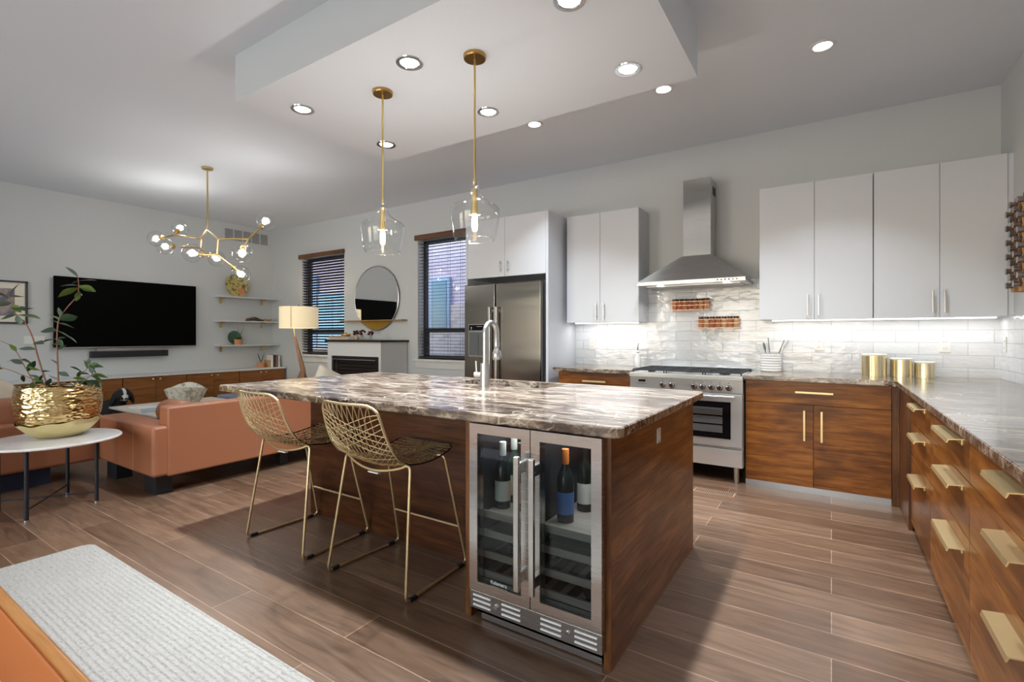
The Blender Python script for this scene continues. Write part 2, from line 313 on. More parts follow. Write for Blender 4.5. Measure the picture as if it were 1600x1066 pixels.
# ---------------------------------------------------------------- mesh builder
class MB:
    def __init__(s): s.bm = bmesh.new(); s.mi = 0; s.bev = False
    def _fin(s, faces):
        for f in faces: f.material_index = s.mi
        return s
    def box(s, x0, x1, y0, y1, z0, z1, b=0.0, seg=2):
        r = bmesh.ops.create_cube(s.bm, size=1)
        vs = r['verts']
        for v in vs: v.co = Vector(((x0+x1)/2+v.co.x*(x1-x0), (y0+y1)/2+v.co.y*(y1-y0), (z0+z1)/2+v.co.z*(z1-z0)))
        fs = list({f for v in vs for f in v.link_faces}); s._fin(fs)
        if b > 0:
            s.bev = True
            b = min(b, abs(x1-x0)*.49, abs(y1-y0)*.49, abs(z1-z0)*.49)
            es = list({e for v in vs for e in v.link_edges})
            r = bmesh.ops.bevel(s.bm, geom=es, offset=b, segments=seg, affect='EDGES', profile=0.5)
            s._fin(r['faces'])
        return s
    def cyl(s, p, q, r, r2=None, n=16, caps=True):
        p = Vector(p); q = Vector(q); d = q-p; L = d.length
        rr = bmesh.ops.create_cone(s.bm, cap_ends=caps, cap_tris=False, segments=n, radius1=r, radius2=r if r2 is None else r2, depth=L)
        rot = d.to_track_quat('Z', 'Y').to_matrix().to_4x4()
        bmesh.ops.transform(s.bm, matrix=Matrix.Translation((p+q)/2) @ rot, verts=rr['verts'])
        s._fin({f for v in rr['verts'] for f in v.link_faces}); return s
    def tube(s, pts, r, n=8, closed=False, caps=True):
        pts = [Vector(p) for p in pts]; N = len(pts); rings = []
        rad = r if isinstance(r, (list, tuple)) else [r]*N
        up = None
        for i, p in enumerate(pts):
            a = pts[(i-1) % N] if (closed or i > 0) else p; c = pts[(i+1) % N] if (closed or i < N-1) else p
            t = (c-a).normalized()
            if up is None: up = Vector((0, 0, 1)) if abs(t.z) < 0.9 else Vector((1, 0, 0))
            up = (up - t*up.dot(t))
            up = up.normalized() if up.length > 1e-6 else t.orthogonal().normalized()
            sd = t.cross(up)
            rings.append([s.bm.verts.new(p + (up*math.cos(2*PI*k/n)+sd*math.sin(2*PI*k/n))*rad[i]) for k in range(n)])
        fs = []
        for i in range(N if closed else N-1):
            A, B = rings[i], rings[(i+1) % N]
            for k in range(n): fs.append(s.bm.faces.new((A[k], A[(k+1) % n], B[(k+1) % n], B[k])))
        if caps and not closed:
            fs.append(s.bm.faces.new(rings[0][::-1])); fs.append(s.bm.faces.new(rings[-1]))
        return s._fin(fs)
    def lathe(s, prof, c=(0, 0), n=32, wob=None):
        rings = []
        for (r, z) in prof:
            if r < 1e-5: rings.append([s.bm.verts.new((c[0], c[1], z))])
            else:
                ring = []
                for k in range(n):
                    a = 2*PI*k/n; rr = r; zz = z
                    if wob: rr, zz = wob(r, z, a)
                    ring.append(s.bm.verts.new((c[0]+rr*math.cos(a), c[1]+rr*math.sin(a), zz)))
                rings.append(ring)
        fs = []
        for A, B in zip(rings, rings[1:]):
            for k in range(n):
                k2 = (k+1) % n
                if len(A) == 1 and len(B) == 1: continue
                if len(A) == 1: fs.append(s.bm.faces.new((A[0], B[k2], B[k])))
                elif len(B) == 1: fs.append(s.bm.faces.new((A[k], A[k2], B[0])))
                else: fs.append(s.bm.faces.new((A[k], A[k2], B[k2], B[k])))
        return s._fin(fs)
    def ell(s, c, r, rot=None, sub=3):
        rr = bmesh.ops.create_icosphere(s.bm, subdivisions=sub, radius=1)
        m = Matrix.Diagonal((*r, 1))
        if rot is not None: m = rot.to_4x4() @ m
        bmesh.ops.transform(s.bm, matrix=Matrix.Translation(c) @ m, verts=rr['verts'])
        return s._fin({f for v in rr['verts'] for f in v.link_faces})
    def prism(s, poly, axis, a0, a1):
        def P(u, v, a): return {'x': (a, u, v), 'y': (u, a, v), 'z': (u, v, a)}[axis]
        A = [s.bm.verts.new(P(u, v, a0)) for u, v in poly]; B = [s.bm.verts.new(P(u, v, a1)) for u, v in poly]
        fs = [s.bm.faces.new(A), s.bm.faces.new(B[::-1])]; n = len(poly)
        for i in range(n): fs.append(s.bm.faces.new((A[i], B[i], B[(i+1) % n], A[(i+1) % n])))
        return s._fin(fs)
    def poly(s, pts):
        return s._fin([s.bm.faces.new([s.bm.verts.new(p) for p in pts])])
    def loft(s, loops, cap=True):
        R = [[s.bm.verts.new(p) for p in lp] for lp in loops]; n = len(R[0]); fs = []
        for A, B in zip(R, R[1:]):
            for k in range(n): fs.append(s.bm.faces.new((A[k], A[(k+1) % n], B[(k+1) % n], B[k])))
        if cap: fs += [s.bm.faces.new(R[0][::-1]), s.bm.faces.new(R[-1])]
        return s._fin(fs)
def root_of(o):
    while o.parent: o = o.parent
    return o
def build(name, mb, mats, parent=None, loc=None, local=False, angle=32):
    """mesh given in room coordinates (or local=True: relative to the thing)."""
    bm = mb.bm
    bmesh.ops.recalc_face_normals(bm, faces=bm.faces)
    org = Vector(loc) if loc else (Vector((0, 0, 0)))
    if parent is not None and not local: org = Vector(root_of(parent).location)
    if parent is None and loc is None:
        xs = [v.co for v in bm.verts]
        org = Vector(((min(v.x for v in xs)+max(v.x for v in xs))/2, (min(v.y for v in xs)+max(v.y for v in xs))/2, min(v.z for v in xs)))
    if not local: bmesh.ops.translate(bm, vec=-org, verts=bm.verts)
    for f in bm.faces: f.smooth = True
    for e in bm.edges:
        if len(e.link_faces) == 2 and e.calc_face_angle(0) > math.radians(angle): e.smooth = False
    me = bpy.data.meshes.new(name); bm.to_mesh(me); bm.free()
    for m in (mats if isinstance(mats, (list, tuple)) else [mats]): me.materials.append(m)
    o = bpy.data.objects.new(name, me); C.objects.link(o)
    if mb.bev:
        wn = o.modifiers.new('weighted_normal', 'WEIGHTED_NORMAL'); wn.keep_sharp = True; wn.weight = 90
    if parent is not None: o.parent = parent
    else: o.location = org
    return o
def tag(o, label=None, cat=None, group=None, kind=None):
    if label: o['label'] = label
    if cat: o['category'] = cat
    if group: o['group'] = group
    if kind: o['kind'] = kind
    return o
def thing(name, label, cat, loc, group=None, rotz=0):
    o = bpy.data.objects.new(name, None); o.empty_display_size = 0.05; C.objects.link(o)
    o.location = loc; o.rotation_euler = (0, 0, rotz)
    return tag(o, label, cat, group)
def struct(name, mb, mats, parent=None, label=None, loc=None, **k):
    o = build(name, mb, mats, parent, loc=loc or ((0,0,0) if parent is None else None), **k)
    if parent is None: o['kind'] = 'structure'; o['category'] = name.split('_')[0]; o['label'] = label or name.replace('_', ' ')
    return o
def copy_tree(o, loc=None, label=None, rotz=None, parent=None):
    c = o.copy(); C.objects.link(c)
    if parent is not None: c.parent = parent
    if loc is not None: c.location = loc
    if label: c['label'] = label
    if rotz is not None: c.rotation_euler = (0, 0, rotz)
    for ch in list(o.children): copy_tree(ch, parent=c)
    return c
def single(name, mb, mats, label, cat, group=None, **k):
    return tag(build(name, mb, mats, **k), label, cat, group)

# ================================================================ SETTING
W1 = (-7.82, -6.646, 0.93, 2.60); W2 = (-5.023, -4.06, 0.92, 2.635)
b = MB()
TK = 0.24
xs = [XL-0.2, W1[0], W1[1], W2[0], W2[1], XR+0.2]
b.box(xs[0], xs[1], YB, YB+TK, 0, ZC+.1); b.box(xs[2], xs[3], YB, YB+TK, 0, ZC+.1); b.box(xs[4], xs[5], YB, YB+TK, 0, ZC+.1)
for W in (W1, W2):
    b.box(W[0], W[1], YB, YB+TK, 0, W[2]); b.box(W[0], W[1], YB, YB+TK, W[3], ZC+.1)
struct('wall_back', b, M['wall'], label='warm grey kitchen and living room wall with two windows')
struct('wall_left', MB().box(XL-.2, XL, YF, YB, 0, ZC+.1), M['wall'], label='warm grey wall behind the television')
struct('wall_right', MB().box(XR, XR+.2, YF, YB, 0, ZC+.1), M['wall'], label='warm grey wall right of the kitchen counter')
b = MB()
FW = [(-2.7, 0.3), (-6.25, -4.0)]  # unseen windows, assumed and placed for the added fill light
b.box(XL-.2, -6.25, YF-.2, YF, 0, ZC+.1).box(-4.0, -2.7, YF-.2, YF, 0, ZC+.1).box(.3, XR+.2, YF-.2, YF, 0, ZC+.1)
for a0, a1 in FW: b.box(a0, a1, YF-.2, YF, 0, .3).box(a0, a1, YF-.2, YF, 2.6, ZC+.1)
struct('wall_front', b, M['wall'], label='wall with big assumed windows opposite the kitchen')
struct('floor', MB().box(XL-.2, XR+.2, YF-.2, YB+.2, -.1, 0), M['floor'], label='dark brown hardwood plank floor')
struct('ceiling', MB().box(XL-.2, XR+.2, YF-.2, YB+TK, ZC, ZC+.12), M['ceil'], label='white painted ceiling')
b = MB()
SX0, SX1, SY0, SY1 = -3.433, -0.697, 1.785, 3.188
b.box(SX0, SX1, SY0, SY1, ZS, ZC)
o = struct('trim_1', b, [M['ceil'], M['wall']], label='dropped ceiling panel above the island')
for p in o.data.polygons:
    if abs(p.normal.y) > .5 or abs(p.normal.x) > .5: p.material_index = 1 if p.normal.y < -.5 else 0
struct('baseboard_left', MB().box(XL, XL+.015, YF, YB, 0, .12, .003), M['trim_white'])
struct('baseboard_back', MB().box(XL, -6.38, YB-.015, YB, 0, .12, .003).box(-5.22, -3.6, YB-.015, YB, 0, .12, .003), M['trim_white'])
struct('trim_2', MB().box(-2.497, XR, YB-.012, YB, .927, 1.405).box(-1.66, -.535, YB-.0125, YB, 1.40, 1.80), M['tile_b'], label='white glazed tile backsplash behind the range')
struct('trim_3', MB().box(XR-.012, XR, 0.2, YB-.012, .927, 1.405), M['tile_r'], label='white tile backsplash on the right wall')

def window(name, W, rail, n, lab):
    root = thing(name, lab, 'window', ((W[0]+W[1])/2, YB+.14, W[2])); root['kind'] = 'structure'
    y0, y1 = YB+.13, YB+.18; f = .05
    b = MB(); b.box(W[0], W[0]+f, y0, y1, W[2], W[3], .004).box(W[1]-f, W[1], y0, y1, W[2], W[3], .004)
    b.box(W[0], W[1], y0, y1, W[2], W[2]+f, .004).box(W[0], W[1], y0, y1, W[3]-f, W[3], .004)
    b.box(W[0]+f, W[1]-f, y0-.015, y1, rail-.06, rail, .004)
    b.box(W[0]+f, W[0]+f+.03, y0-.01, y1-.01, W[2]+f, rail-.05, .003).box(W[1]-f-.03, W[1]-f, y0-.01, y1-.01, W[2]+f, rail-.05, .003)
    fr = build('window_frame', b, M['dark_frame'], root)
    build('window_pane', MB().box(W[0]+f, W[1]-f, y0+.02, y0+.024, rail, W[3]-f), M['pane'], root)
    build('window_pane', MB().box(W[0]+f, W[1]-f, y0+.02, y0+.024, W[2]+f, rail-.06), M['pane'], root)
    build('reveal_board', MB().box(W[0]+.0005, W[0]+.006, YB+.002, YB+.13, W[2], W[3]).box(W[1]-.006, W[1]-.0005, YB+.002, YB+.13, W[2], W[3]), M['plastic'], root)
    b = MB().box(W[0]-.06, W[1]+.06, YB-.045, YB+.13, W[2]-.03, W[2], .004).box(W[0]-.03, W[1]+.03, YB-.015, YB, W[2]-.13, W[2]-.03, .003)
    build('window_sill', b, M['trim_white'], root)
window('window_1', W1, 1.36, 1, 'dark framed window left of the fireplace mirror')
window('window_2', W2, 1.36, 2, 'dark framed window beside the refrigerator')
for i, (a0, a1) in enumerate(FW):
    root = thing('window_%d' % (i+3), 'big unseen window assumed opposite the ' + ('kitchen' if i == 0 else 'sofas'), 'window', ((a0+a1)/2, YF-.1, .3)); root['kind'] = 'structure'
    b = MB(); 
    for k in range(4):
        x = a0+(a1-a0-.05)*k/3; b.box(x, x+.05, YF-.12, YF-.06, .3, 2.6, .003)
    b.box(a0, a1, YF-.12, YF-.06, .3, .36).box(a0, a1, YF-.12, YF-.06, 2.54, 2.6)
    build('window_frame', b, M['dark_frame'], root)

def blind(W, tilt, lab, label_extra, wandx):
    root = thing('window_blind', lab, 'blind', ((W[0]+W[1])/2, YB+.04, W[2]), 'wooden slat blinds')
    build('valance', MB().box(W[0]-.03, W[1]+.012, YB-.035, YB-.005, W[3]-.01, W[3]+.065, .004), M['valance'], root)['label'] = 'brown wooden valance'
    b = MB(); z = W[3]-.06; wd = .05; t = math.radians(tilt); k = 0
    while z > W[2]+.05:
        dy = wd/2*math.cos(t); dz = wd/2*math.sin(t); yc = YB+.045
        x0, x1 = W[0]+.01, W[1]-.01; th = .0015
        b.loft([[(x0, yc-dy, z-dz-th), (x0, yc+dy, z+dz-th), (x0, yc+dy, z+dz+th), (x0, yc-dy, z-dz+th)], [(x1, yc-dy, z-dz-th), (x1, yc+dy, z+dz-th), (x1, yc+dy, z+dz+th), (x1, yc-dy, z-dz+th)]])
        z -= .0465; k += 1
    build('slats', b, M['slat'], root)
    build('bottom_rail', MB().box(W[0]+.01, W[1]-.01, YB+.02, YB+.07, W[2]+.012, W[2]+.035, .003), M['slat'], root)
    b = MB()
    for x in (W[0]+.22, (W[0]+W[1])/2+.08, W[1]-.18):
        b.cyl((x, YB+.019, W[2]+.03), (x, YB+.019, W[3]-.02), .0016, n=6).cyl((x, YB+.071, W[2]+.03), (x, YB+.071, W[3]-.02), .0016, n=6)
    build('cords', b, M['slat'], root)
    build('tilt_wand', MB().cyl((wandx, YB+.012, W[2]+.45), (wandx, YB+.012, W[3]-.05), .005, n=8), M['slat'], root)
blind(W1, -28, 'dark wooden blind at the window behind the floor lamp', '', W1[0]+.14)
blind(W2, 3, 'dark wooden blind at the window beside the refrigerator, slats level', '', W2[0]+.16)

# neighbouring building outside
nb = thing('neighbouring_building', 'pale mauve brick building with teal windows seen through the blinds', 'building', (-6.0, 8.0, 0))
b = MB(); YN = 8.0
b.box(-14, 2, YN, YN+.3, 1.9, 6.5)
build('wall', b, M['brick'], nb)
build('lower_wall', MB().box(-14, 2, YN-.06, YN+.3, -1, 1.9), M['brick_low'], nb)['label'] = 'tan brick lower wall'
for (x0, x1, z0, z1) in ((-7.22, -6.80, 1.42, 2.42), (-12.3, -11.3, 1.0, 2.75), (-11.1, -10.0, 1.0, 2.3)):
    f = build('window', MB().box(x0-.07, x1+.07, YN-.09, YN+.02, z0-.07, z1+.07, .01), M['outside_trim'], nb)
    build('pane', MB().box(x0, x1, YN-.10, YN-.08, z0, z1), M['teal'], f) if x1-x0 < .6 else build('pane', MB().box(x0, (x0+x1)/2-.02, YN-.10, YN-.08, z0, z1).box((x0+x1)/2+.02, x1, YN-.10, YN-.08, z0, z1), M['sky_pane'], f)

# ================================================================ LIGHTING FIXTURES
def can_light(x, y, z, lab, grp, power, trim, spread=95):
    root = thing('recessed_light', lab, 'ceiling light', (x, y, z), grp)
    b = MB().lathe([(.052, z-.001), (.058, z-.006), (.078, z-.006), (.080, z), (.052, z)], (x, y), 28)
    build('trim_ring', b, M[trim], root)
    build('lens', MB().cyl((x, y, z-.003), (x, y, z-.001), .052, n=24), M['lens'], root)
    area('recessed_lamp', (x, y, z-.012), .10, power, shape='DISK', color=NEUT, spread=spread)
labs = ['front right corner of the dropped panel', '', '']
GS = 'recessed lights in the dropped ceiling panel'
for (x, y, l) in ((-2.086, 2.094, 'lit recessed light with silver trim between the two brass pendants'),
                  (-3.154, 2.109, 'lit recessed light with silver trim nearest the left corner of the dropped panel'),
                  (-3.144, 2.884, 'lit recessed light half hidden behind the left pendant rod'),
                  (-2.07, 2.865, 'lit recessed light just right of the right pendant rod'),
                  (-1.03, 2.865, 'lit recessed light near the right corner of the dropped panel'),
                  (-1.053, 2.122, 'lit recessed light cut by the top edge of the photo')):
    can_light(x, y, ZS, l, GS, 24 if y < 2.5 else 14, 'chrome')
for (x, y, l) in ((-.049, 3.855, 'rightmost white recessed light, above the right upper cabinets'),
                  (-1.099, 3.855, 'white recessed light in front of the range hood, beside the dropped panel edge'),
                  (-2.266, 3.855, 'white recessed light above the left upper cabinets')):
    can_light(x, y, ZC, l, 'white recessed lights along the kitchen wall', 17, 'white')
# added unseen downlights, assumed above the dining end behind the viewpoint
for (x, y) in ((-.6, -1.2), (-2.6, -1.2)):
    can_light(x, y, ZC, 'added unseen recessed light over the dining end of the room', 'added recessed lights over the dining end', 6, 'white')

def pendant(x, y, label):
    t = thing('pendant_light', label, 'pendant light', (x, y, 1.809), 'glass pendants above the island')
    b = MB().lathe([(0, ZS), (.066, ZS), (.066, ZS-.012), (.062, ZS-.022), (0, ZS-.022)], (x, y), 32)
    build('canopy', b, M['brass_dark'], t)
    build('rod', MB().cyl((x, y, 2.15), (x, y, ZS-.02), .0065, n=12).cyl((x, y, 2.12), (x, y, 2.155), .011, n=12), M['brass'], t)
    z0 = 1.809
    prof = [(.012, z0+.325), (.018, z0+.315), (.022, z0+.295), (.034, z0+.265), (.058, z0+.235), (.095, z0+.210), (.130, z0+.190), (.143, z0+.175), (.1415, z0+.14), (.135, z0+.08), (.122, z0+.02), (.112, z0)]
    b = MB().lathe(prof, (x, y), 48); b.tube([(x+.112*math.cos(a*PI/24), y+.112*math.sin(a*PI/24), z0) for a in range(48)], .003, 6, True)
    build('glass_shade', b, M['glass'], t, angle=60)
    so = build('socket', MB().cyl((x, y, 1.965), (x, y, 2.10), .017, n=16).cyl((x, y, 1.955), (x, y, 1.975), .020, n=16), M['brass'], t)
    build('bulb', MB().lathe([(0, 1.855), (.012, 1.86), (.017, 1.88), (.017, 1.93), (.010, 1.955)], (x, y), 16), M['bulb'], so)
    d = bpy.data.lights.new('pendant_lamp', 'POINT'); d.energy = 20; d.color = (1, .95, .90); d.shadow_soft_size = .036
    o = bpy.data.objects.new('pendant_lamp', d); o.location = (x, y, 1.90); C.objects.link(o)
pendant(-1.719, 2.246, 'right glass pendant on a brass rod, nearer the refrigerator')
pendant(-2.482, 2.246, 'left glass pendant on a brass rod, beside the round mirror')

# chandelier
N = {'C0':(-6.000,2.806,2.479),'A':(-6.361,2.904,2.425),'A2':(-6.420,2.923,2.330),'A3':(-6.801,2.806,2.500),'G1':(-7.077,2.708,2.468),'G2':(-6.90,2.904,2.620),'G3':(-6.70,2.659,2.328),'G3n':(-6.56,2.757,2.325),'G4':(-6.30,3.051,2.200),'G4n':(-6.38,2.99,2.25),'B':(-5.552,2.708,2.300),'B2':(-5.577,2.708,2.135),'G5':(-5.60,2.471,2.120),'G5n':(-5.59,2.590,2.115),'G6n':(-5.538,2.855,2.016),'G6':(-5.50,2.923,1.940),'D':(-5.306,2.904,2.308),'G7n':(-5.256,3.002,2.436),'G7':(-5.229,3.051,2.523),'G8n':(-5.188,2.786,2.201),'G8':(-5.110,2.727,2.113)}  # nodes taken from image pixels, cast onto assumed depth planes
t = thing('branch_chandelier', 'brass branching chandelier with clear glass globes above the sofas', 'chandelier', (-6.0, 2.806, 1.9))
cx, cy, _ = N['C0']
build('canopy', MB().lathe([(0, ZC), (.06, ZC), (.058, ZC-.02), (0, ZC-.025)], (cx, cy), 24), M['brass'], t)
build('stem', MB().cyl((cx, cy, N['C0'][2]), (cx, cy, ZC-.02), .009, n=10), M['brass'], t)
b = MB()
for p, q in (('C0','A'), ('A','A2'), ('A','A3'), ('A3','G1'), ('A3','G2'), ('A2','G3n'), ('A2','G4n'), ('C0','B'), ('B','B2'), ('B2','G5n'), ('B2','G6n'), ('B','D'), ('D','G7n'), ('D','G8n')):
    P, Q = Vector(N[p]), Vector(N[q])
    b.cyl(P, Q, .0095, n=10); b.ell(P, (.014,)*3, sub=2)
build('branches', b, M['brass'], t)
for g, s_ in (('G1','A3'), ('G2','A3'), ('G3','G3n'), ('G4','G4n'), ('G5','G5n'), ('G6','G6n'), ('G7','G7n'), ('G8','G8n')):
    c = Vector(N[g]); d = (Vector(N[s_])-c).normalized(); 
    so = build('socket', MB().cyl(c+d*.10, c+d*.045, .018, n=14).cyl(c+d*.105, c+d*.09, .03, n=14), M['brass'], t)
    build('globe', MB().ell(c, (.095,)*3, sub=4), M['glass'], so, angle=60)
    build('bulb', MB().ell(c-d*.0, (.024,.024,.024), sub=2).cyl(c, c+d*.045, .014, n=10), M['bulb_w'], so)
for g in ('G1', 'G2', 'G3', 'G4', 'G5', 'G6', 'G7', 'G8'):
    d = bpy.data.lights.new('chandelier_lamp', 'POINT'); d.energy = 6.5; d.color = (1, .97, .94); d.shadow_soft_size = .042
    o = bpy.data.objects.new('chandelier_lamp', d); o.location = N[g]; C.objects.link(o)

# ================================================================ KITCHEN: white upper cabinets
def bar_handle(p, q, out, r=.005, off=.028):
    """slim bar handle from p to q standing off along `out`"""
    p, q, out = Vector(p), Vector(q), Vector(out); b = MB(); d = (q-p).normalized()
    a, c = p+out*off, q+out*off
    lo = [min(a[i], c[i])-r for i in range(3)]; hi = [max(a[i], c[i])+r for i in range(3)]
    b.box(lo[0], hi[0], lo[1], hi[1], lo[2], hi[2], .002)
    for e in (p+d*.02, q-d*.02): b.cyl(e, e+out*off, r*.8, n=8)
    return b
UY = 4.876; ZU0, ZU1 = 1.397, 2.565
def upper(label, x0, x1, xm, hx, y=UY, z0=ZU0, z1=ZU1, hz=(1.435, 1.598), yb=None, grp='white upper cabinets', sides=True):
    yb = yb or YB-.013
    t = thing('wall_cabinet', label, 'cabinet', ((x0+x1)/2, (y+yb)/2, z0), grp)
    build('body', MB().box(x0, x1, y+.02, yb, z0, z1, .002), M['cab_white'], t)
    for (a, c_, h) in ((x0+.002, xm-.0015, hx[0]), (xm+.0015, x1-.002, hx[1])):
        d = build('door', MB().box(a, c_, y, y+.019, z0+.001, z1-.001, .0015), M['cab_white'], t)
        build('handle', bar_handle((h, y, hz[0]), (h, y, hz[1]), (0, -1, 0)), M['nickel'], d)['label'] = 'brushed nickel bar handle'
    return t
upper('white two-door upper cabinet left of the range hood', -2.453, -1.640, -2.061, (-2.100, -2.013))
upper('white two-door upper cabinet right of the range hood', -.540, .280, -.121, (-.169, -.088))
upper('white two-door upper cabinet against the right wall', .284, 1.060, .687, (.645, .715))
build('cabinet_filler_strip', MB().box(1.062, XR, UY+.01, YB-.013, ZU0, ZU1), M['cab_white'])
o = bpy.data.objects['cabinet_filler_strip']; tag(o, 'narrow white filler strip between last upper cabinet and right wall', 'filler strip')
# fridge surround
FY = 4.532
t = thing('fridge_cabinet', 'tall white cabinet surround enclosing the refrigerator', 'cabinet', (-3.03, 4.85, 0))
build('side_panel', MB().box(-2.526, -2.497, FY, YB-.013, 0, 2.579, .001), M['cab_white'], t)
build('side_panel', MB().box(-3.60, -3.575, FY, YB-.013, 0, 2.579, .001), M['cab_white'], t)
build('body', MB().box(-3.575, -2.526, FY+.02, YB-.013, 1.917, 2.579, .001), M['cab_white'], t)
for a, c_, h in ((-3.573, -3.0525, -3.098), (-3.0495, -2.528, -2.997)):
    d = build('door', MB().box(a, c_, FY, FY+.019, 1.917, 2.578, .0015), M['cab_white'], t)
    build('handle', bar_handle((h, FY, 1.969), (h, FY, 2.084), (0, -1, 0)), M['nickel'], d)['label'] = 'brushed nickel bar handle'
# under-cabinet light strips
def strip(x0, x1, label, power):
    o = single('light_strip', MB().box(x0, x1, 5.02, 5.05, 1.387, ZU0, .001), M['strip'], label, 'light strip', 'under-cabinet light strips')
    area('under_cabinet_lamp', ((x0+x1)/2, 5.035, 1.384), x1-x0, power, sy=.03, color=(1, .99, .97))
strip(-2.42, -1.70, 'lit light strip under the upper cabinet left of the hood', 1.7)
strip(-.45, 1.03, 'lit light strip under the upper cabinets right of the hood', 2.8)

# ================================================================ range hood
t = thing('range_hood', 'stainless steel chimney range hood above the range', 'range hood', (-1.11, 4.95, 1.75))
hx0, hx1, hy0, hy1 = -1.60, -.630, 4.71, YB-.013
cx0, cx1, cy0 = -1.215, -.96, 4.93
zb, zt = 1.778, 2.03
b = MB().loft([[(hx0, hy0, zb), (hx1, hy0, zb), (hx1, hy1, zb), (hx0, hy1, zb)], [(cx0-.01, cy0-.01, zt), (cx1+.01, cy0-.01, zt), (cx1+.01, hy1, zt), (cx0-.01, hy1, zt)]])
build('canopy', b, M['steel_x'], t)
build('rim', MB().box(hx0, hx1, hy0, hy1, 1.742, zb, .002), M['steel_x'], t)
ch = build('chimney', MB().box(cx0, cx1, cy0, hy1, zt-.005, 2.77, .002), M['steel_x'], t)
b = MB()
for k in range(4): b.box(cx1, cx1+.002, 5.02+k*.035, 5.04+k*.035, 2.62, 2.70)
build('vent_slots', b, M['black'], ch)
b = MB()
for k in range(6): b.cyl((-.86+.032*k, hy0-.004, 1.760), (-.86+.032*k, hy0+.001, 1.760), .006, n=10)
build('button_row', b, M['black'], t)
build('filter', MB().box(hx0+.06, hx1-.06, hy0+.12, hy1-.06, 1.736, 1.743), M['nickel'], t)
for x in (-1.40, -.80):
    build('lamp', MB().cyl((x, 4.80, 1.738), (x, 4.80, 1.742), .03, n=20), M['lens'], t)
    area('hood_lamp', (x, 4.85, 1.730), .06, .8, rot=(math.radians(12), 0, 0), shape='DISK', color=(1, .97, .92), spread=120)

# ================================================================ refrigerator
t = thing('refrigerator', 'stainless steel side-by-side refrigerator with ice dispenser', 'refrigerator', (-3.05, 4.85, 0))
fx0, fx1, fy = -3.565, -2.545, 4.46
build('body', MB().box(fx0+.01, fx1-.01, fy+.07, YB-.03, .03, 1.835, .004), pm('fridge_side', (.35, .35, .36), .4, .6), t)
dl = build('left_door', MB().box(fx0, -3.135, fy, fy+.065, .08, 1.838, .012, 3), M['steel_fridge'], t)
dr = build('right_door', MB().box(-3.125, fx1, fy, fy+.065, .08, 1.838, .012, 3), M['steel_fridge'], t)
def fat_handle(x, d):
    b = MB().box(x-.014, x+.014, fy-.062, fy-.040, .72, 1.574, .005)
    for z in (.76, 1.535): b.box(x-.012, x+.012, fy-.045, fy, z-.02, z+.02, .003)
    build('handle', b, M['steel_plain'], d)
fat_handle(-3.175, dl); fat_handle(-3.085, dr)
dp = build('dispenser', MB().box(-3.50, -3.225, fy-.006, fy+.001, 1.015, 1.385, .003), M['nickel'], dl)
b = MB().box(-3.49, -3.235, fy-.009, fy-.005, 1.315, 1.378)
build('control_panel', b, M['gloss_black'], t)['label'] = 'black control panel of the dispenser'
build('dispenser_recess', MB().box(-3.488, -3.237, fy-.008, fy-.0055, 1.03, 1.295).box(-3.37, -3.355, fy-.016, fy-.008, 1.04, 1.27), pm('dispenser_grey', (.10, .11, .11), .3), t)
b = MB()
for k in range(5): b.box(-3.375+.016*k, -3.367+.016*k, fy-.0105, fy-.009, 1.356, 1.361)
b.cyl((-3.455, fy-.011, 1.348), (-3.455, fy-.009, 1.348), .006, n=10).cyl((-3.455, fy-.011, 1.33), (-3.455, fy-.009, 1.33), .006, n=10)
build('panel_marks', b, M['plastic'], t)
build('kick_grille', MB().box(fx0+.02, fx1-.02, fy+.04, fy+.06, .0, .075), M['black'], t)

# ================================================================ base cabinets (back wall)
BY = 4.545
def base_unit(label, x0, x1, drawers, doors, y=BY, kick=M['nickel'], ztop=.886):
    t = thing('base_cabinet', label, 'cabinet', ((x0+x1)/2, y+.3, 0))
    build('body', MB().box(x0, x1, y+.02, YB-.013, .045, ztop), M['wood_x'], t)
    build('toe_kick', MB().box(x0, x1, y+.012, y+.02, 0, .05), kick, t)
    for (a, c_, z0, z1, hx) in drawers:
        d = build('drawer', MB().box(a, c_, y, y+.019, z0, z1, .0015), M['wood_x'], t)
        build('handle', bar_handle((hx[0], y, hx[2]), (hx[1], y, hx[2]), (0, -1, 0), .008, .03), M['brass_pull'], d)['label'] = 'brass bar handle'
    for (a, c_, z0, z1, h) in doors:
        d = build('door', MB().box(a, c_, y, y+.019, z0, z1, .0015), M['wood_x'], t)
        build('handle', bar_handle((h, y, .43), (h, y, .655), (0, -1, 0), .008, .03), M['brass_pull'], d)['label'] = 'brass bar handle'
    return t
base_unit('walnut base cabinet with one drawer and two doors right of the range', -.608, .372, [(-.606, .370, .708, .884, (-.235, .005, .805))],
          [(-.606, -.120, .052, .704, -.180), (-.116, .370, .052, .704, -.063)])
base_unit('walnut base cabinet left of the range under the short countertop', -2.385, -1.612, [(-2.383, -1.614, .708, .884, (-2.09, -1.86, .80))],
          [(-2.383, -2.0, .052, .704, -2.03), (-1.996, -1.614, .052, .704, -1.965)])
single('corner_panel', MB().box(.373, .418, BY+.005, BY+.06, 0, .886, .002).box(.418, .44, 4.05, BY+.06, 0, .886, .002), M['island_z'], 'dark walnut corner filler panel where the two cabinet runs meet', 'panel')
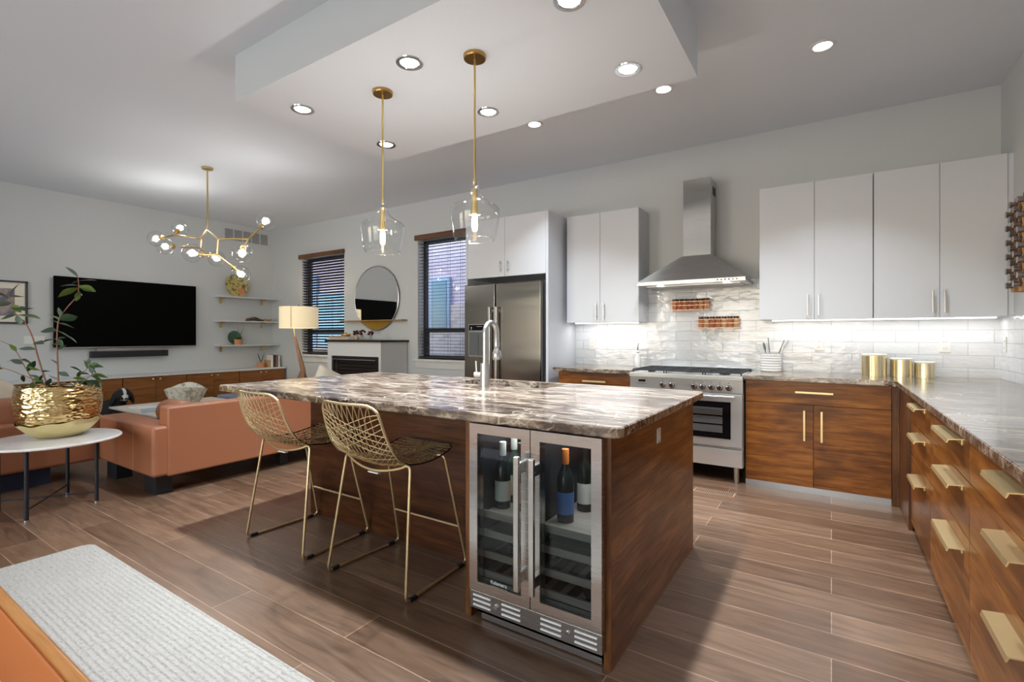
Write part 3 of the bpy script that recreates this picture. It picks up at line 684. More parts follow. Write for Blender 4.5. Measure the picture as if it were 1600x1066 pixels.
# right-hand run of drawer units
RX = .43
def drawer_unit(y0, y1, label, pl, pulls_y):
    t = thing('drawer_cabinet', label, 'cabinet', (RX+.3, (y0+y1)/2, 0), 'walnut three-drawer cabinets of the right run')
    build('body', MB().box(RX+.02, XR-.013, y0, y1, .05, .886), M['wood_y'], t)
    build('toe_kick', MB().box(RX+.055, RX+.065, y0, y1, 0, .05), M['black'], t)
    for (z0, z1, zp) in ((.713, .884, .850), (.497, .709, .672), (.06, .493, .425)):
        d = build('drawer', MB().box(RX, RX+.019, y0+.002, y1-.002, z0, z1, .0015), M['wood_y'], t)
        a, c_ = pulls_y
        b = MB().prism([(RX, zp+.004), (RX-.045, zp+.000), (RX-.050, zp-.012), (RX-.053, zp-.012), (RX-.049, zp+.0035), (RX, zp+.008)], 'y', a, c_)
        b.box(RX-.004, RX, a+.03, c_-.03, zp-.02, zp+.004)
        build('handle', b, M['brass_pull'], d)['label'] = 'brass tab pull'
    return t
drawer_unit(3.32, 4.05, 'walnut three-drawer cabinet of the right run, nearest the corner', 0, (3.46, 3.76))
drawer_unit(2.455, 3.318, 'walnut three-drawer cabinet in the middle of the right run', 0, (2.54, 2.90))
drawer_unit(1.45, 2.453, 'walnut three-drawer cabinet of the right run with the largest brass pulls in view', 0, (1.76, 2.02))
drawer_unit(.45, 1.448, 'walnut three-drawer cabinet of the right run nearest the viewpoint', 0, (.8, 1.1))
# counters
def rounded(pts, r, n=6):
    out = []
    N_ = len(pts)
    for i, p in enumerate(pts):
        rr = r[i] if isinstance(r, (list, tuple)) else r
        p = Vector(p); a = Vector(pts[i-1]); c = Vector(pts[(i+1) % N_])
        if rr <= 0: out.append(tuple(p)); continue
        u = (a-p).normalized(); v = (c-p).normalized(); ang = u.angle(v); d = rr/math.tan(ang/2)
        ctr = p+(u+v).normalized()*(rr/math.sin(ang/2)); s0 = p+u*d-ctr; s1 = p+v*d-ctr
        for k in range(n+1):
            w_ = s0.lerp(s1, k/n).normalized()*rr; out.append(tuple(ctr+w_))
    return out
def slab(poly, z0, z1, bev=.004):
    b = MB().prism(poly, 'z', z0, z1)
    es = [e for e in b.bm.edges if abs(e.verts[0].co.z-e.verts[1].co.z) < 1e-6]
    bmesh.ops.bevel(b.bm, geom=es, offset=bev, segments=3, affect='EDGES')
    return b
CT = .927
single('countertop', slab([(-2.43, 4.505), (-1.605, 4.505), (-1.605, YB-.014), (-2.43, YB-.014)], .889, CT), M['marble'], 'short brown marble countertop left of the range', 'countertop', angle=12)
pts = rounded([(-.617, 4.505), (.330, 4.505), (.397, 4.44), (.397, .4), (XR-.014, .4), (XR-.014, YB-.014), (-.617, YB-.014)], [0, .05, .05, 0, 0, 0, 0])
single('countertop', slab(pts, .889, CT), M['marble'], 'long L-shaped brown marble countertop running from the range along the right wall', 'countertop', angle=12)

# ================================================================ range
t = thing('kitchen_range', 'wide stainless steel range with gas cooktop and oven', 'range', (-1.11, 4.8, 0))
rx0, rx1, ry = -1.597, -.622, 4.50
build('body', MB().box(rx0, rx1, ry+.03, YB-.02, .135, .86, .002), M['steel_range'], t)
build('cooktop', MB().box(rx0-.002, rx1+.002, ry-.02, YB-.02, .872, .912, .004), M['steel_range'], t)
cp = build('control_panel', MB().box(rx0, rx1, ry, ry+.03, .765, .870, .003), M['steel_range'], t)
build('clock_display', MB().box(-1.515, -1.450, ry-.002, ry+.001, .828, .848), M['gloss_black'], cp)['label'] = 'black clock display'
b = MB()
for k in range(7): b.cyl((-1.53+.014*k, ry-.004, .812), (-1.53+.014*k, ry+.001, .812), .003, n=8)
for x in (-1.287, -1.206, -1.012, -.942, -.868, -.80, -.73): b.box(x-.008, x+.004, ry-.001, ry+.001, .849, .853)
build('panel_marks', b, M['black'], cp)
for x in (-1.287, -1.206, -1.012, -.942, -.868, -.80, -.73):
    b = MB(); b.cyl((x, ry, .812), (x, ry-.012, .812), .026, n=24).cyl((x, ry-.012, .812), (x, ry-.034, .812), .021, .016, n=24)
    build('knob', b, M['chrome'], t)['label'] = 'round chrome knob'
dr = build('oven_door', MB().box(rx0+.003, rx1-.003, ry-.005, ry+.028, .308, .760, .004), M['steel_range'], t)
build('oven_window', MB().box(rx0+.10, -.715, ry-.008, ry-.004, .375, .69, .001), M['gloss_black'], dr)['label'] = 'black glass oven window'
b = MB()
for z in (.425, .50, .575): b.box(rx0+.17, -.78, ry-.0095, ry-.0085, z, z+.062)
build('oven_rack', b, pm('rack_seen_in_oven', (.16, .16, .155), .3, .5), dr)
b = MB().cyl((rx0+.06, ry-.048, .738), (rx1-.06, ry-.048, .738), .010, n=14)
for x in (rx0+.08, rx1-.08): b.cyl((x, ry, .738), (x, ry-.048, .738), .008, n=10)
build('oven_handle', b, M['steel_plain'], dr)
build('drawer', MB().box(rx0+.003, rx1-.003, ry-.003, ry+.028, .138, .285, .004), M['steel_range'], t)
for x in (rx0+.055, rx1-.055):
    for y in (ry+.05, YB-.10): build('leg', MB().cyl((x, y, 0), (x, y, .14), .022, .026, n=18), M['steel_plain'], t)
for i, (x, y, r) in enumerate(((-1.44, 4.66, .035), (-1.44, 5.0, .045), (-1.11, 4.83, .06), (-.79, 4.66, .045), (-.79, 5.0, .035))):
    build('burner', MB().cyl((x, y, .912), (x, y, .922), r, n=24).cyl((x, y, .922), (x, y, .930), r*.75, n=24), [M['iron']], t)
for x0, x1 in ((-1.585, -1.285), (-1.275, -.945), (-.935, -.635)):
    b = MB()
    for y in (4.54, 4.83, 5.13): b.box(x0, x1, y-.005, y+.005, .930, .942)
    for x in (x0, (x0+x1)/2-.005, x1-.01): b.box(x, x+.01, 4.54, 5.13, .930, .942)
    for x in (x0, x1-.01):
        for y in (4.54, 5.12): b.box(x, x+.01, y-.005, y+.005, .912, .932)
    for y in (4.62, 4.72, 4.93, 5.03): b.box(x0, x1, y-.004, y+.004, .933, .941)
    build('grate', b, M['iron'], t)
single('floor_vent', MB().box(-.94, -.63, 4.12, 4.23, .0, .004, .001), M['vent_bronze'], 'bronze floor register in front of the range leg', 'floor vent')
o = bpy.data.objects['floor_vent']
b = MB()
for k in range(20): b.box(-.925+.0142*k, -.918+.0142*k, 4.13, 4.22, .0041, .0046)
build('slots', b, M['black'], o, loc=None)
bpy.data.objects['slots'].location = (0, 0, 0)

# ================================================================ backsplash accessories
def spice_rack(x0, x1, z0, label, grp, nj):
    y0, y1 = YB-.088, YB-.016
    h = .085
    t = thing('spice_rack', label, 'rack', ((x0+x1)/2, y1, z0), 'copper wire spice racks')
    b = MB()
    for z in (z0, z0+.045, z0+h): b.tube([(x0, y0, z), (x1, y0, z), (x1, y1, z), (x0, y1, z)], .0022, 6, True)
    n = 30
    for k in range(n+1):
        x = x0+(x1-x0)*k/n; b.cyl((x, y0, z0), (x, y0, z0+h), .0018, n=5); b.cyl((x, y0, z0), (x, y1, z0), .0013, n=5)
    build('wire_basket', b, M['copper'], t)
    w_ = (x1-x0-.02)/nj
    for k in range(nj):
        x = x0+.01+w_*(k+.5); y = (y0+y1)/2; r = min(.024, w_*.47)
        j = thing('spice_jar', '%s spice jar in the %s copper rack' % (['first','second','third','fourth','fifth','sixth','seventh'][k], grp) + ', counted from the left', 'jar', (x, y, z0+.003), 'spice jars in the %s rack' % grp)
        build('jar_body', MB().lathe([(0, z0+.003), (r, z0+.003), (r, z0+.078), (r*.85, z0+.086), (0, z0+.086)], (x, y), 16), [M['jar'], M['jar_b'], M['jar_c']][[0, 2, 0, 2, 0, 1, 1][k] if grp == 'upper' else [0, 1, 2, 0, 1, 0, 1][k]], j)
        build('lid', MB().cyl((x, y, z0+.086), (x, y, z0+.112), r*.98, n=16), M['jar_lid'], j)
spice_rack(-1.388, -1.005, 1.517, 'upper left copper wire spice rack under the hood', 'upper', 7)
spice_rack(-1.132, -.732, 1.333, 'lower right copper wire spice rack on the tiles', 'lower', 7)
# canisters
for (x, y, r, h, l) in ((.293, 4.98, .085, .178, 'largest of three brass canisters on the counter'), (.468, 5.0, .073, .148, 'middle-sized brass canister between the other two'), (.616, 5.02, .065, .122, 'smallest of three brass canisters on the counter')):
    t = thing('canister', l, 'canister', (x, y, CT), 'brushed brass canisters')
    build('can_body', MB().lathe([(0, CT), (r, CT), (r, CT+h-.012), (0, CT+h-.012)], (x, y), 40), M['canister'], t)
    build('lid', MB().lathe([(0, CT+h-.012), (r+.002, CT+h-.012), (r+.002, CT+h), (r*.9, CT+h+.003), (0, CT+h+.003)], (x, y), 40), M['label_cream'], t)['label'] = 'pale lid'
# utensil crock with utensils
ux, uy = -.462, 5.04
b = MB(); prof = [(0, CT), (.078, CT)]
for k in range(7): prof += [(.083, CT+.006+.023*k), (.086, CT+.014+.023*k), (.083, CT+.022+.023*k)]
prof += [(.086, CT+.172), (.078, CT+.172), (.076, CT+.02), (0, CT+.02)]
single('utensil_crock', b.lathe(prof, (ux, uy), 40), M['ceramic'], 'white ribbed utensil crock beside the range', 'crock')
def utensil(dx, dy, lx, top, kind, mat, label):
    p0 = Vector((ux-dx*.4, uy-dy, CT+.03)); p1 = Vector((ux+lx, uy+dy, top))
    b = MB(); d = (p1-p0).normalized(); pm_ = p1-d*.075
    b.tube([p0, pm_], .0055, 8)
    if kind == 'spoon': b.ell(pm_+d*.04, (.022, .008, .042), rot=d.to_track_quat('Z', 'Y').to_matrix(), sub=3)
    else:
        m = d.to_track_quat('Z', 'Y').to_matrix()
        bb = [pm_+m@Vector((sx*.021, sy*.003, z)) for z in (0, .08) for sx, sy in ((-1,-1),(1,-1),(1,1),(-1,1))]
        b.loft([bb[:4], bb[4:]])
    single(kind, b, mat, label, 'utensil', 'utensils in the white crock')
utensil(.05, .0, -.125, 1.170, 'spoon', M['ceramic'], 'white spoon leaning to the left in the crock')
utensil(.03, .01, -.062, 1.190, 'spoon', M['grey_plastic'], 'grey spoon standing near the left of the crock')
utensil(.0, .0, -.022, 1.232, 'spatula', M['grey_plastic'], 'tall grey spatula standing upright in the crock')
utensil(-.03, .0, .105, 1.212, 'spatula', M['grey_plastic'], 'grey spatula leaning to the right in the crock')
utensil(-.04, .02, .135, 1.214, 'spatula', M['ceramic'], 'pale spatula leaning furthest right in the crock')
# oil bottle
ox, oy = -1.70, 5.02
t = thing('oil_bottle', 'white ceramic oil bottle with a pourer left of the range', 'bottle', (ox, oy, CT))
build('bottle_body', MB().lathe([(0, CT), (.034, CT), (.036, CT+.02), (.033, CT+.08), (.018, CT+.125), (.014, CT+.15), (.020, CT+.16), (.012, CT+.175), (0, CT+.178)], (ox, oy), 24), M['ceramic'], t)
build('pourer', MB().tube([(ox, oy, CT+.17), (ox+.003, oy, CT+.21), (ox+.006, oy, CT+.235), (ox+.012, oy-.002, CT+.25)], [.006, .004, .003, .003], 8), M['black'], t)['label'] = 'black pourer spout'
def outlet(c, face, label, kind='outlet', n=2, w_=.072, h=.115):
    x, y, z = c
    t = thing('electrical_outlet' if kind == 'outlet' else 'switch_plate', label, kind, c)
    if face == 'y':
        build('cover_plate', MB().box(x-w_/2, x+w_/2, y-.006, y, z-h/2, z+h/2, .002), M['plastic'], t)
        b = MB()
        for dz in (-.026, .026):
            b.box(x-.009, x-.006, y-.0066, y-.0058, z+dz-.006, z+dz+.006).box(x+.006, x+.009, y-.0066, y-.0058, z+dz-.006, z+dz+.006)
    else:
        s_ = -1 if face == '-x' else 1
        xs_ = sorted((x, x+s_*.006)); build('cover_plate', MB().box(xs_[0], xs_[1], y-w_/2, y+w_/2, z-h/2, z+h/2, .002), M['plastic'], t)
        b = MB(); xa = sorted((x+s_*.0058, x+s_*.0066))
        if kind == 'outlet':
            for dz in (-.026, .026): b.box(xa[0], xa[1], y-.009, y-.006, z+dz-.006, z+dz+.006).box(xa[0], xa[1], y+.006, y+.009, z+dz-.006, z+dz+.006)
        else:
            for k in range(n):
                yy = y-w_/2+w_*(k+.5)/n; b.box(xa[0], xa[1]+.001*s_ if s_ > 0 else xa[1], yy-.015, yy+.015, z-.03, z+.03)
    build('slots' if kind == 'outlet' else 'rocker', b, M['grey_plastic'] if kind == 'outlet' else M['plastic'], t)
outlet((-2.285, YB-.012, 1.155), 'y', 'white outlet on the tiles left of the range')
outlet((-.092, YB-.012, 1.18), 'y', 'white outlet on the tiles between the crock and canisters')
outlet((.763, YB-.012, 1.18), 'y', 'white outlet on the tiles right of the canisters')
outlet((XR-.012, 5.03, 1.19), '-x', 'white outlet on the right wall beside the corner')
# hexagonal wine rack on the right wall
xf = .90; yc0 = 4.06; hz = 1.555; R_ = .048
t = thing('wine_rack', 'honeycomb wooden wine rack mounted on the right wall', 'wine rack', (XR-.02, 3.95, hz-.05))
cells = []
for col in range(4):
    for row in range(6):
        yy = yc0-col*R_*1.52; zz = hz+row*R_*1.76+(R_*.88 if col % 2 else 0)
        cells.append((yy, zz, col, row))
b = MB()
def hexa(yy, zz, r): return [(yy+r*math.cos(PI/3*k), zz+r*math.sin(PI/3*k)) for k in range(6)]
for yy, zz, _, _ in cells:
    A = hexa(yy, zz, R_); B = hexa(yy, zz, R_-.005)
    b.loft([[(xf, *p) for p in A], [(XR-.012, *p) for p in A], [(XR-.012, *p) for p in B], [(xf, *p) for p in B], [(xf, *p) for p in A]], cap=False)
build('honeycomb', b, M['rack_wood'], t, angle=20)
rows = ['lowest', 'second lowest', 'third lowest', 'third highest', 'second highest', 'topmost']; cols = ['far', 'second', 'third', 'near']
for yy, zz, col, row in cells:
    w_ = thing('wine_bottle', 'dark wine bottle in the honeycomb rack, %s of its %s column' % (rows[row], cols[col]), 'bottle', (xf-.02, yy, zz), 'wine bottles in the honeycomb rack')
    build('glass_body', MB().cyl((XR-.03, yy, zz), (xf+.05, yy, zz), .035, n=14).cyl((xf+.05, yy, zz), (xf+.01, yy, zz), .034, .016, n=14), M['wine_dark'], w_)
    build('foil_cap', MB().cyl((xf+.01, yy, zz), (xf-.020, yy, zz), .0165, n=14).cyl((xf-.020, yy, zz), (xf-.030, yy, zz), .0185, n=14), M['cap'], w_)

# ================================================================ ISLAND
IX0, IX1, IY0, IY1 = -3.117, -.690, 1.742, 3.035
IPY = 2.150
t = thing('kitchen_island', 'dark walnut kitchen island under the marble top', 'kitchen island', (-1.9, 2.6, 0))
build('seating_panel', MB().box(IX0, -1.385, IPY, IPY+.02, 0, .885), M['island_x_shade'], t)
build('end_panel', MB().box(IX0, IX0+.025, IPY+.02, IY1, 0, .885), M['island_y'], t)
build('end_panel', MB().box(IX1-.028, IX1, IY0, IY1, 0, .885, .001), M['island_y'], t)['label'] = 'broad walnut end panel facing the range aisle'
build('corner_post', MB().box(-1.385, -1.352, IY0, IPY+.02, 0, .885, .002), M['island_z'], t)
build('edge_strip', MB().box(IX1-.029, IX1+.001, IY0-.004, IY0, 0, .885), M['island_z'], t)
build('back_panel', MB().box(IX0+.025, IX1-.028, IY1-.02, IY1, 0, .885), M['island_x_shade'], t)
b = MB().box(IX0+.025, -1.352, IPY+.02, IPY+.03, .0, .885)
TX0, TX1, TY0, TY1 = -3.45, -.632, 1.672, 3.065
SKX0, SKX1, SKY0, SKY1 = -2.24, -1.50, 2.66, 3.0
# top with a sink cut-out
out = rounded([(TX0, TY0), (TX1, TY0), (TX1, TY1), (TX0, TY1)], .04, 6)
inn = rounded([(SKX0, SKY0), (SKX1, SKY0), (SKX1, SKY1), (SKX0, SKY1)], .04, 6)
b = MB(); z0, z1 = .887, .927
def ringfaces(bm, out, inn, z):
    vo = [bm.verts.new((*p, z)) for p in out]; vi = [bm.verts.new((*p, z)) for p in inn]
    es = [bm.edges.new((v[i], v[(i+1) % len(v)])) for v in (vo, vi) for i in range(len(v))]
    bmesh.ops.triangle_fill(bm, use_beauty=True, edges=es)
    return vo, vi
e = .005
out2 = rounded([(TX0+e, TY0+e), (TX1-e, TY0+e), (TX1-e, TY1-e), (TX0+e, TY1-e)], .036, 6)
A = ringfaces(b.bm, out2, inn, z1); B = ringfaces(b.bm, out2, inn, z0)
m1 = [b.bm.verts.new((*p, z1-e)) for p in out]; m2 = [b.bm.verts.new((*p, z0+e)) for p in out]
for P, Q in ((A[0], m1), (m1, m2), (m2, B[0]), (A[1], B[1])):
    for k in range(len(P)): b.bm.faces.new((P[k], P[(k+1) % len(P)], Q[(k+1) % len(P)], Q[k]))
single('island_countertop', b, M['marble'], 'large brown marble countertop of the island with sink cut-out', 'countertop', angle=12)
sk = thing('sink', 'undermount stainless sink in the island top', 'sink', (-1.87, 2.83, .70))
b = MB(); r0 = rounded([(SKX0-.008, SKY0-.008), (SKX1+.008, SKY0-.008), (SKX1+.008, SKY1+.008), (SKX0-.008, SKY1+.008)], .045, 5)
r1 = rounded([(SKX0+.02, SKY0+.02), (SKX1-.02, SKY0+.02), (SKX1-.02, SKY1-.02), (SKX0+.02, SKY1-.02)], .05, 5)
b.loft([[(*p, .886) for p in r0], [(*p, .72) for p in r0], [(*p, .70) for p in r1]], cap=False)
b.poly([(*p, .70) for p in r1])
build('basin', b, M['steel_plain'], sk)
build('drain', MB().cyl((-1.87, 2.83, .701), (-1.87, 2.83, .704), .04, n=20), M['chrome'], sk)
fx_, fy_ = -1.905, 2.60
t = thing('kitchen_faucet', 'tall brushed nickel gooseneck faucet at the island sink', 'faucet', (fx_, fy_, .927))
build('base', MB().cyl((fx_, fy_, .927), (fx_, fy_, 1.075), .032, n=28), M['nickel'], t)
pts = [(fx_, fy_, 1.07), (fx_, fy_, 1.27)]
for k in range(1, 12):
    a = PI*k/12*1.02; pts.append((fx_+.01*(1-math.cos(a))/2, fy_+.06-.06*math.cos(a), 1.27+.075*math.sin(a)))
pts.append((fx_+.01, fy_+.121, 1.20))
build('spout', MB().tube(pts, .0175, 16), M['nickel'], t)
build('spray_head', MB().lathe([(0, 1.095), (.026, 1.095), (.031, 1.11), (.028, 1.145), (.018, 1.165), (.015, 1.178), (.019, 1.182), (.019, 1.21), (0, 1.215)], (fx_+.01, fy_+.121), 20), M['nickel'], t)
build('lever', MB().cyl((fx_, fy_, 1.0), (fx_-.075, fy_-.01, 1.0), .017, .018, n=16).cyl((fx_-.062, fy_-.01, 1.01), (fx_-.066, fy_-.012, 1.09), .006, n=10), M['nickel'], t)
outlet((IX1, 2.33, .785), 'x', 'pale outlet in the walnut end panel of the island', w_=.052, h=.068)
# ---------------------------------------------------------------- wine cooler
CY = 1.70
cl, cr, cm = -1.330, -.712, -1.020
t = thing('wine_cooler', 'stainless two-door wine cooler built into the island', 'wine cooler', ((cl+cr)/2, 2.0, 0))
b = MB()
b.box(cl+.012, cl+.03, CY+.05, 2.3, .03, .872).box(cr-.03, cr-.012, CY+.05, 2.3, .03, .872).box(cl+.012, cr-.012, 2.28, 2.3, .03, .872)
b.box(cl+.012, cr-.012, CY+.05, 2.3, .855, .872).box(cl+.012, cr-.012, CY+.05, 2.3, .03, .165).box(cm-.008, cm+.008, CY+.05, 2.3, .165, .855)
build('cabinet_box', b, M['black'], t)
fw = .042
for nm, (x0, x1, hx) in (('left_door', (cl, cm-.002, cm-.034)), ('right_door', (cm+.002, cr, cm+.036))):
    b = MB(); z0, z1 = .150, .876
    y0, y1 = CY, CY+.045
    # mitred frame
    O = [(x0, z0), (x1, z0), (x1, z1), (x0, z1)]; I = [(x0+fw, z0+fw), (x1-fw, z0+fw), (x1-fw, z1-fw), (x0+fw, z1-fw)]
    for k in range(4):
        q = [O[k], O[(k+1) % 4], I[(k+1) % 4], I[k]]
        b.loft([[(u, y0, v) for u, v in q], [(u, y1, v) for u, v in q]])
    d = build('door', b, [M['steel_x']], t)
    for p in d.data.polygons: pass
    build('glass_pane', MB().box(x0+fw, x1-fw, CY+.012, CY+.016, z0+fw, z1-fw), M['cooler_glass'], d)
    b = MB().box(hx-.012, hx+.012, CY-.058, CY-.040, .235, .775, .004)
    for z in (.285, .725): b.box(hx-.010, hx+.010, CY-.045, CY, z-.022, z+.022, .003)
    build('handle', b, M['steel_plain'], d)
g = build('vent_grille', MB().box(cl, cr, CY+.004, CY+.045, .070, .146, .002), M['steel_x'], t)
for x0, x1 in ((cl+.018, cl+.112), (cl+.168, cl+.262), (cr-.262, cr-.168), (cr-.112, cr-.018)):
    b = MB()
    for k in range(3): b.box(x0, x1, CY+.000, CY+.005, .083+.021*k, .091+.021*k, .002)
    build('louvres', b, M['plastic'], g)['label'] = 'three pale louvre slots'
for x in (cl+.140, cr-.140): build('lock', MB().cyl((x, CY+.004, .108), (x, CY-.003, .108), .009, n=16), M['chrome'], g)
build('toe_plate', MB().box(cl+.03, cr-.02, CY+.05, CY+.06, .005, .055), M['steel_x'], t)
for x0, x1 in ((cl+.035, cm-.012), (cm+.012, cr-.035)):
    for i, z in enumerate((.205, .292, .385, .470)):
        b = MB().box(x0, x1, CY+.055, CY+.068, z-.016, z+.016, .002)
        if i < 2:
            for k in range(4):
                xx = x0+(x1-x0-.03)*k/3; b.box(xx, xx+.028, CY+.07, 2.26, z-.004, z+.004)
        else: b.box(x0, x1, CY+.07, 2.26, z-.004, z+.004)
        build('shelf', b, M['shelf_wood'], t)
    build('divider_bar', MB().box(x0-.02, x1+.02, 2.2, 2.22, .62, .64), M['gloss_black'], t)
# lettering
fc = bpy.data.curves.new('lettering', 'FONT'); fc.body = 'Kalamera'; fc.size = .022; fc.extrude = .0003
fo = bpy.data.objects.new('lettering_tmp', fc); C.objects.link(fo)
lm = bpy.data.meshes.new_from_object(fo.evaluated_get(bpy.context.evaluated_depsgraph_get())); bpy.data.objects.remove(fo)
fo = bpy.data.objects.new('lettering', lm); C.objects.link(fo); fo.parent = t; lm.materials.clear()
fo.location = Vector((cl+.105, CY+.0115, .196))-Vector(t.location); fo.rotation_euler = (PI/2, 0, 0); fo.data.materials.append(M['plastic'])
area('cooler_fill', (-1.17, 1.95, .850), .2, 2.4, sy=.3, color=(.95, .97, 1))  # added fill lamps so the bottles behind the glass show
area('cooler_fill_right', (-.87, 1.95, .850), .2, 2.4, sy=.3, color=(.95, .97, 1))
# bottles
def bottle(x, y, z, label, glassm, cap, lab=None, s=1.0, slim=1.0, lying=False, group='wine bottles in the cooler'):
    t = thing('wine_bottle', label, 'bottle', (x, y, z), group)
    r = .036*slim
    P = [(0, 0), (r, 0), (r, .175*s), (r*.8, .20*s), (.015, .225*s), (.0135, .285*s), (0, .285*s)]
    build('glass_body', MB().lathe(P, (0, 0), 24), glassm, t, local=True)
    build('foil_cap', MB().lathe([(.0145, .235*s), (.016, .24*s), (.0155, .298*s), (0, .30*s)], (0, 0), 20), cap, t, local=True)
    if lab: build('paper_label', MB().lathe([(r+.0006, .035*s), (r+.0006, .125*s)], (0, 0), 24), lab, t, local=True)
    if lying: t.rotation_euler = (PI/2, 0, 0) if lying == 1 else (-PI/2, 0, 0)
    return t
zs = .474
bottle(-1.262, 1.86, zs, 'wine bottle with cream cap and cream label behind the left glass', M['wine_dark'], M['label_cream'], M['label_cream'])
bottle(-1.262, 1.955, zs, 'slim green bottle with cream cap behind the cream-labelled bottle', pm('green_glass', (.03, .06, .04), .1), M['label_cream'], M['label_cream'], 1.04, .9)
bottle(-1.180, 1.885, zs, 'wine bottle with peach label behind the left door handle', M['wine_dark'], M['jar_lid'], M['label_peach'])
bottle(-.945, 1.865, zs, 'wine bottle with bright orange cap behind the right glass', M['wine_dark'], M['orange'], M['label_blue'], 1.02)
bottle(-.930, 2.03, zs, 'dark wine bottle with cream label at the right of the cooler', M['wine_dark'], M['wine_dark'], M['label_cream'], 1.0)
bottle(-1.155, 1.80, .292+.040, 'dark bottle lying on the second lowest left shelf', M['wine_dark'], M['wine_dark'], None, lying=2)
bottle(-1.100, 1.80, .205+.040, 'bottle with pale cork end lying on the lowest left shelf', M['wine_dark'], M['cork'], None, lying=2)
bottle(-.800, 1.80, .205+.040, 'dark bottle lying on the lowest right shelf', M['wine_dark'], M['wine_dark'], None, lying=2)

# ================================================================ bar stools
def stool(loc, label):
    t = thing('bar_stool', label, 'bar stool', loc, 'gold wire bar stools at the island')
    # profile of the seat shell in (y, z): back top -> bend -> seat front ; half widths
    prof = [(-.335, .935, .195), (-.325, .88, .205), (-.300, .80, .213), (-.265, .72, .220), (-.220, .660, .226), (-.150, .625, .228), (-.05, .612, .226), (.05, .615, .220), (.14, .630, .213), (.215, .652, .200)]
    def S(u, v):
        f = v*(len(prof)-1); i = min(int(f), len(prof)-2); g = f-i
        a, c_ = prof[i], prof[i+1]
        y = a[0]+(c_[0]-a[0])*g; z = a[1]+(c_[1]-a[1])*g; hw = a[2]+(c_[2]-a[2])*g
        k = (1-u*u)
        back = max(0, 1-v*2.0)
        # rounded top corners
        rc = 0
        if v < .12 and abs(u) > .75: rc = (abs(u)-.75)/.25*(1-v/.12)
        z2 = z-.030*k*(1-back)*min(1, (1-v)*6)-rc*.02
        y2 = y-.045*k*back*1.0
        return Vector((u*hw, y2, z2))
    # thick back frame loop + cross-piece under the seat
    L = []
    vb = .50
    for k in range(11): L.append(S(-1, vb*(1-k/10)))
    L[-1] = S(-1, .04)
    top = [S(-.93, .005)]+[S(-.8+1.6*k/12, 0) for k in range(13)]+[S(.93, .005)]
    L += top; R2 = [S(1, .04)]+[S(1, vb*k/10) for k in range(1, 11)]; L += R2
    fr = MB().tube(L, .0065, 10)
    cr_ = [Vector((u*.226, -.155-.03*(1-u*u), .622-.045*(1-u*u))) for u in [(-1+2*k/16) for k in range(17)]]
    fr.tube(cr_, .0065, 10)
    build('back_frame', fr, M['gold_stool'], t, local=True)
    sf = [S(-1, .5+.5*k/10) for k in range(10)]+[S(-.96, .985)]+[S(-.85+1.7*k/12, 1) for k in range(13)]+[S(.96, .985)]+[S(1, 1-.5*k/10) for k in range(1, 11)]
    build('seat_rim', MB().tube(sf, .004, 8), M['black_metal'], t, local=True)['label'] = 'thin dark rim of the seat'
    net = MB()
    def wire(a, c_, n=14):
        net.tube([S(a[0]+(c_[0]-a[0])*k/n, a[1]+(c_[1]-a[1])*k/n) for k in range(n+1)], .0019, 5, caps=False)
    # fans of wires crossing the back and the seat
    for k in range(12):
        u = -1+2*k/11
        wire((-1, .08+.036*k), (.95-.02*k, .40+.05*k) if k > 3 else (1, .25+.05*k))
        wire((1, .08+.036*k), (-.95+.02*k, .40+.05*k) if k > 3 else (-1, .25+.05*k))
    for k in range(9):
        u = -.8+1.6*k/8
        wire((u, 0), (u*.35+.35, .62)); wire((u, 0), (u*.35-.35, .62))
    for k in range(13):
        v = .42+.045*k
        wire((-1, v), (1, v+.0)) if k % 2 == 0 else None
        wire((-1, min(v, 1)), (.2+.8*(k/12), 1)); wire((1, min(v, 1)), (-.2-.8*(k/12), 1))
    for k in range(11):
        u = -.85+1.7*k/10; wire((u, .45), (u, 1)) 
    build('wire_mesh', net, M['gold_stool'], t, local=True)
    def bend(P, r=.03, n=5):
        out = [Vector(P[0])]
        for i in range(1, len(P)-1):
            p, a, c_ = Vector(P[i]), Vector(P[i-1]), Vector(P[i+1]); u = (a-p).normalized()*r; v = (c_-p).normalized()*r
            for k in range(n+1):
                q = k/n; out.append((p+u)*(1-q)**2+p*2*q*(1-q)+(p+v)*q*q)
        return out+[Vector(P[-1])]
    for s_ in (-1, 1):
        P = [(s_*.20, -.165, .616), (s_*.236, -.155, .630), (s_*.288, -.238, .008), (s_*.262, .250, .008), (s_*.222, .110, .622), (s_*.18, .105, .615)]
        build('leg_frame', MB().tube(bend(P, .035), .0075, 10), M['gold_stool'], t, local=True)
        for y in (-.19, .19): build('floor_glide', MB().box(s_*(.286 if y < 0 else .266)-.010, s_*(.286 if y < 0 else .266)+.010, y-.022, y+.022, .0, .018, .003), M['black'], t, local=True)['label'] = 'black floor glide'
    zf = .215; q = (.622-zf)/.614
    yq = .110+(.250-.110)*q; xq = .222+(.262-.222)*q
    build('footrest', MB().cyl((-xq, yq, zf), (xq, yq, zf), .006, n=10), M['gold_stool'], t, local=True)
    build('maker_tag', MB().box(-.03, .045, -.19, -.17, .562, .568), M['plastic'], t, local=True)['label'] = 'small white tag under the seat'
    return t
s1 = stool((-1.953, 1.885, 0), 'gold wire bar stool nearer the wine cooler')
s2 = copy_tree(s1, loc=(-2.755, 1.888, 0), label='gold wire bar stool nearer the leather sofa', rotz=math.radians(0))

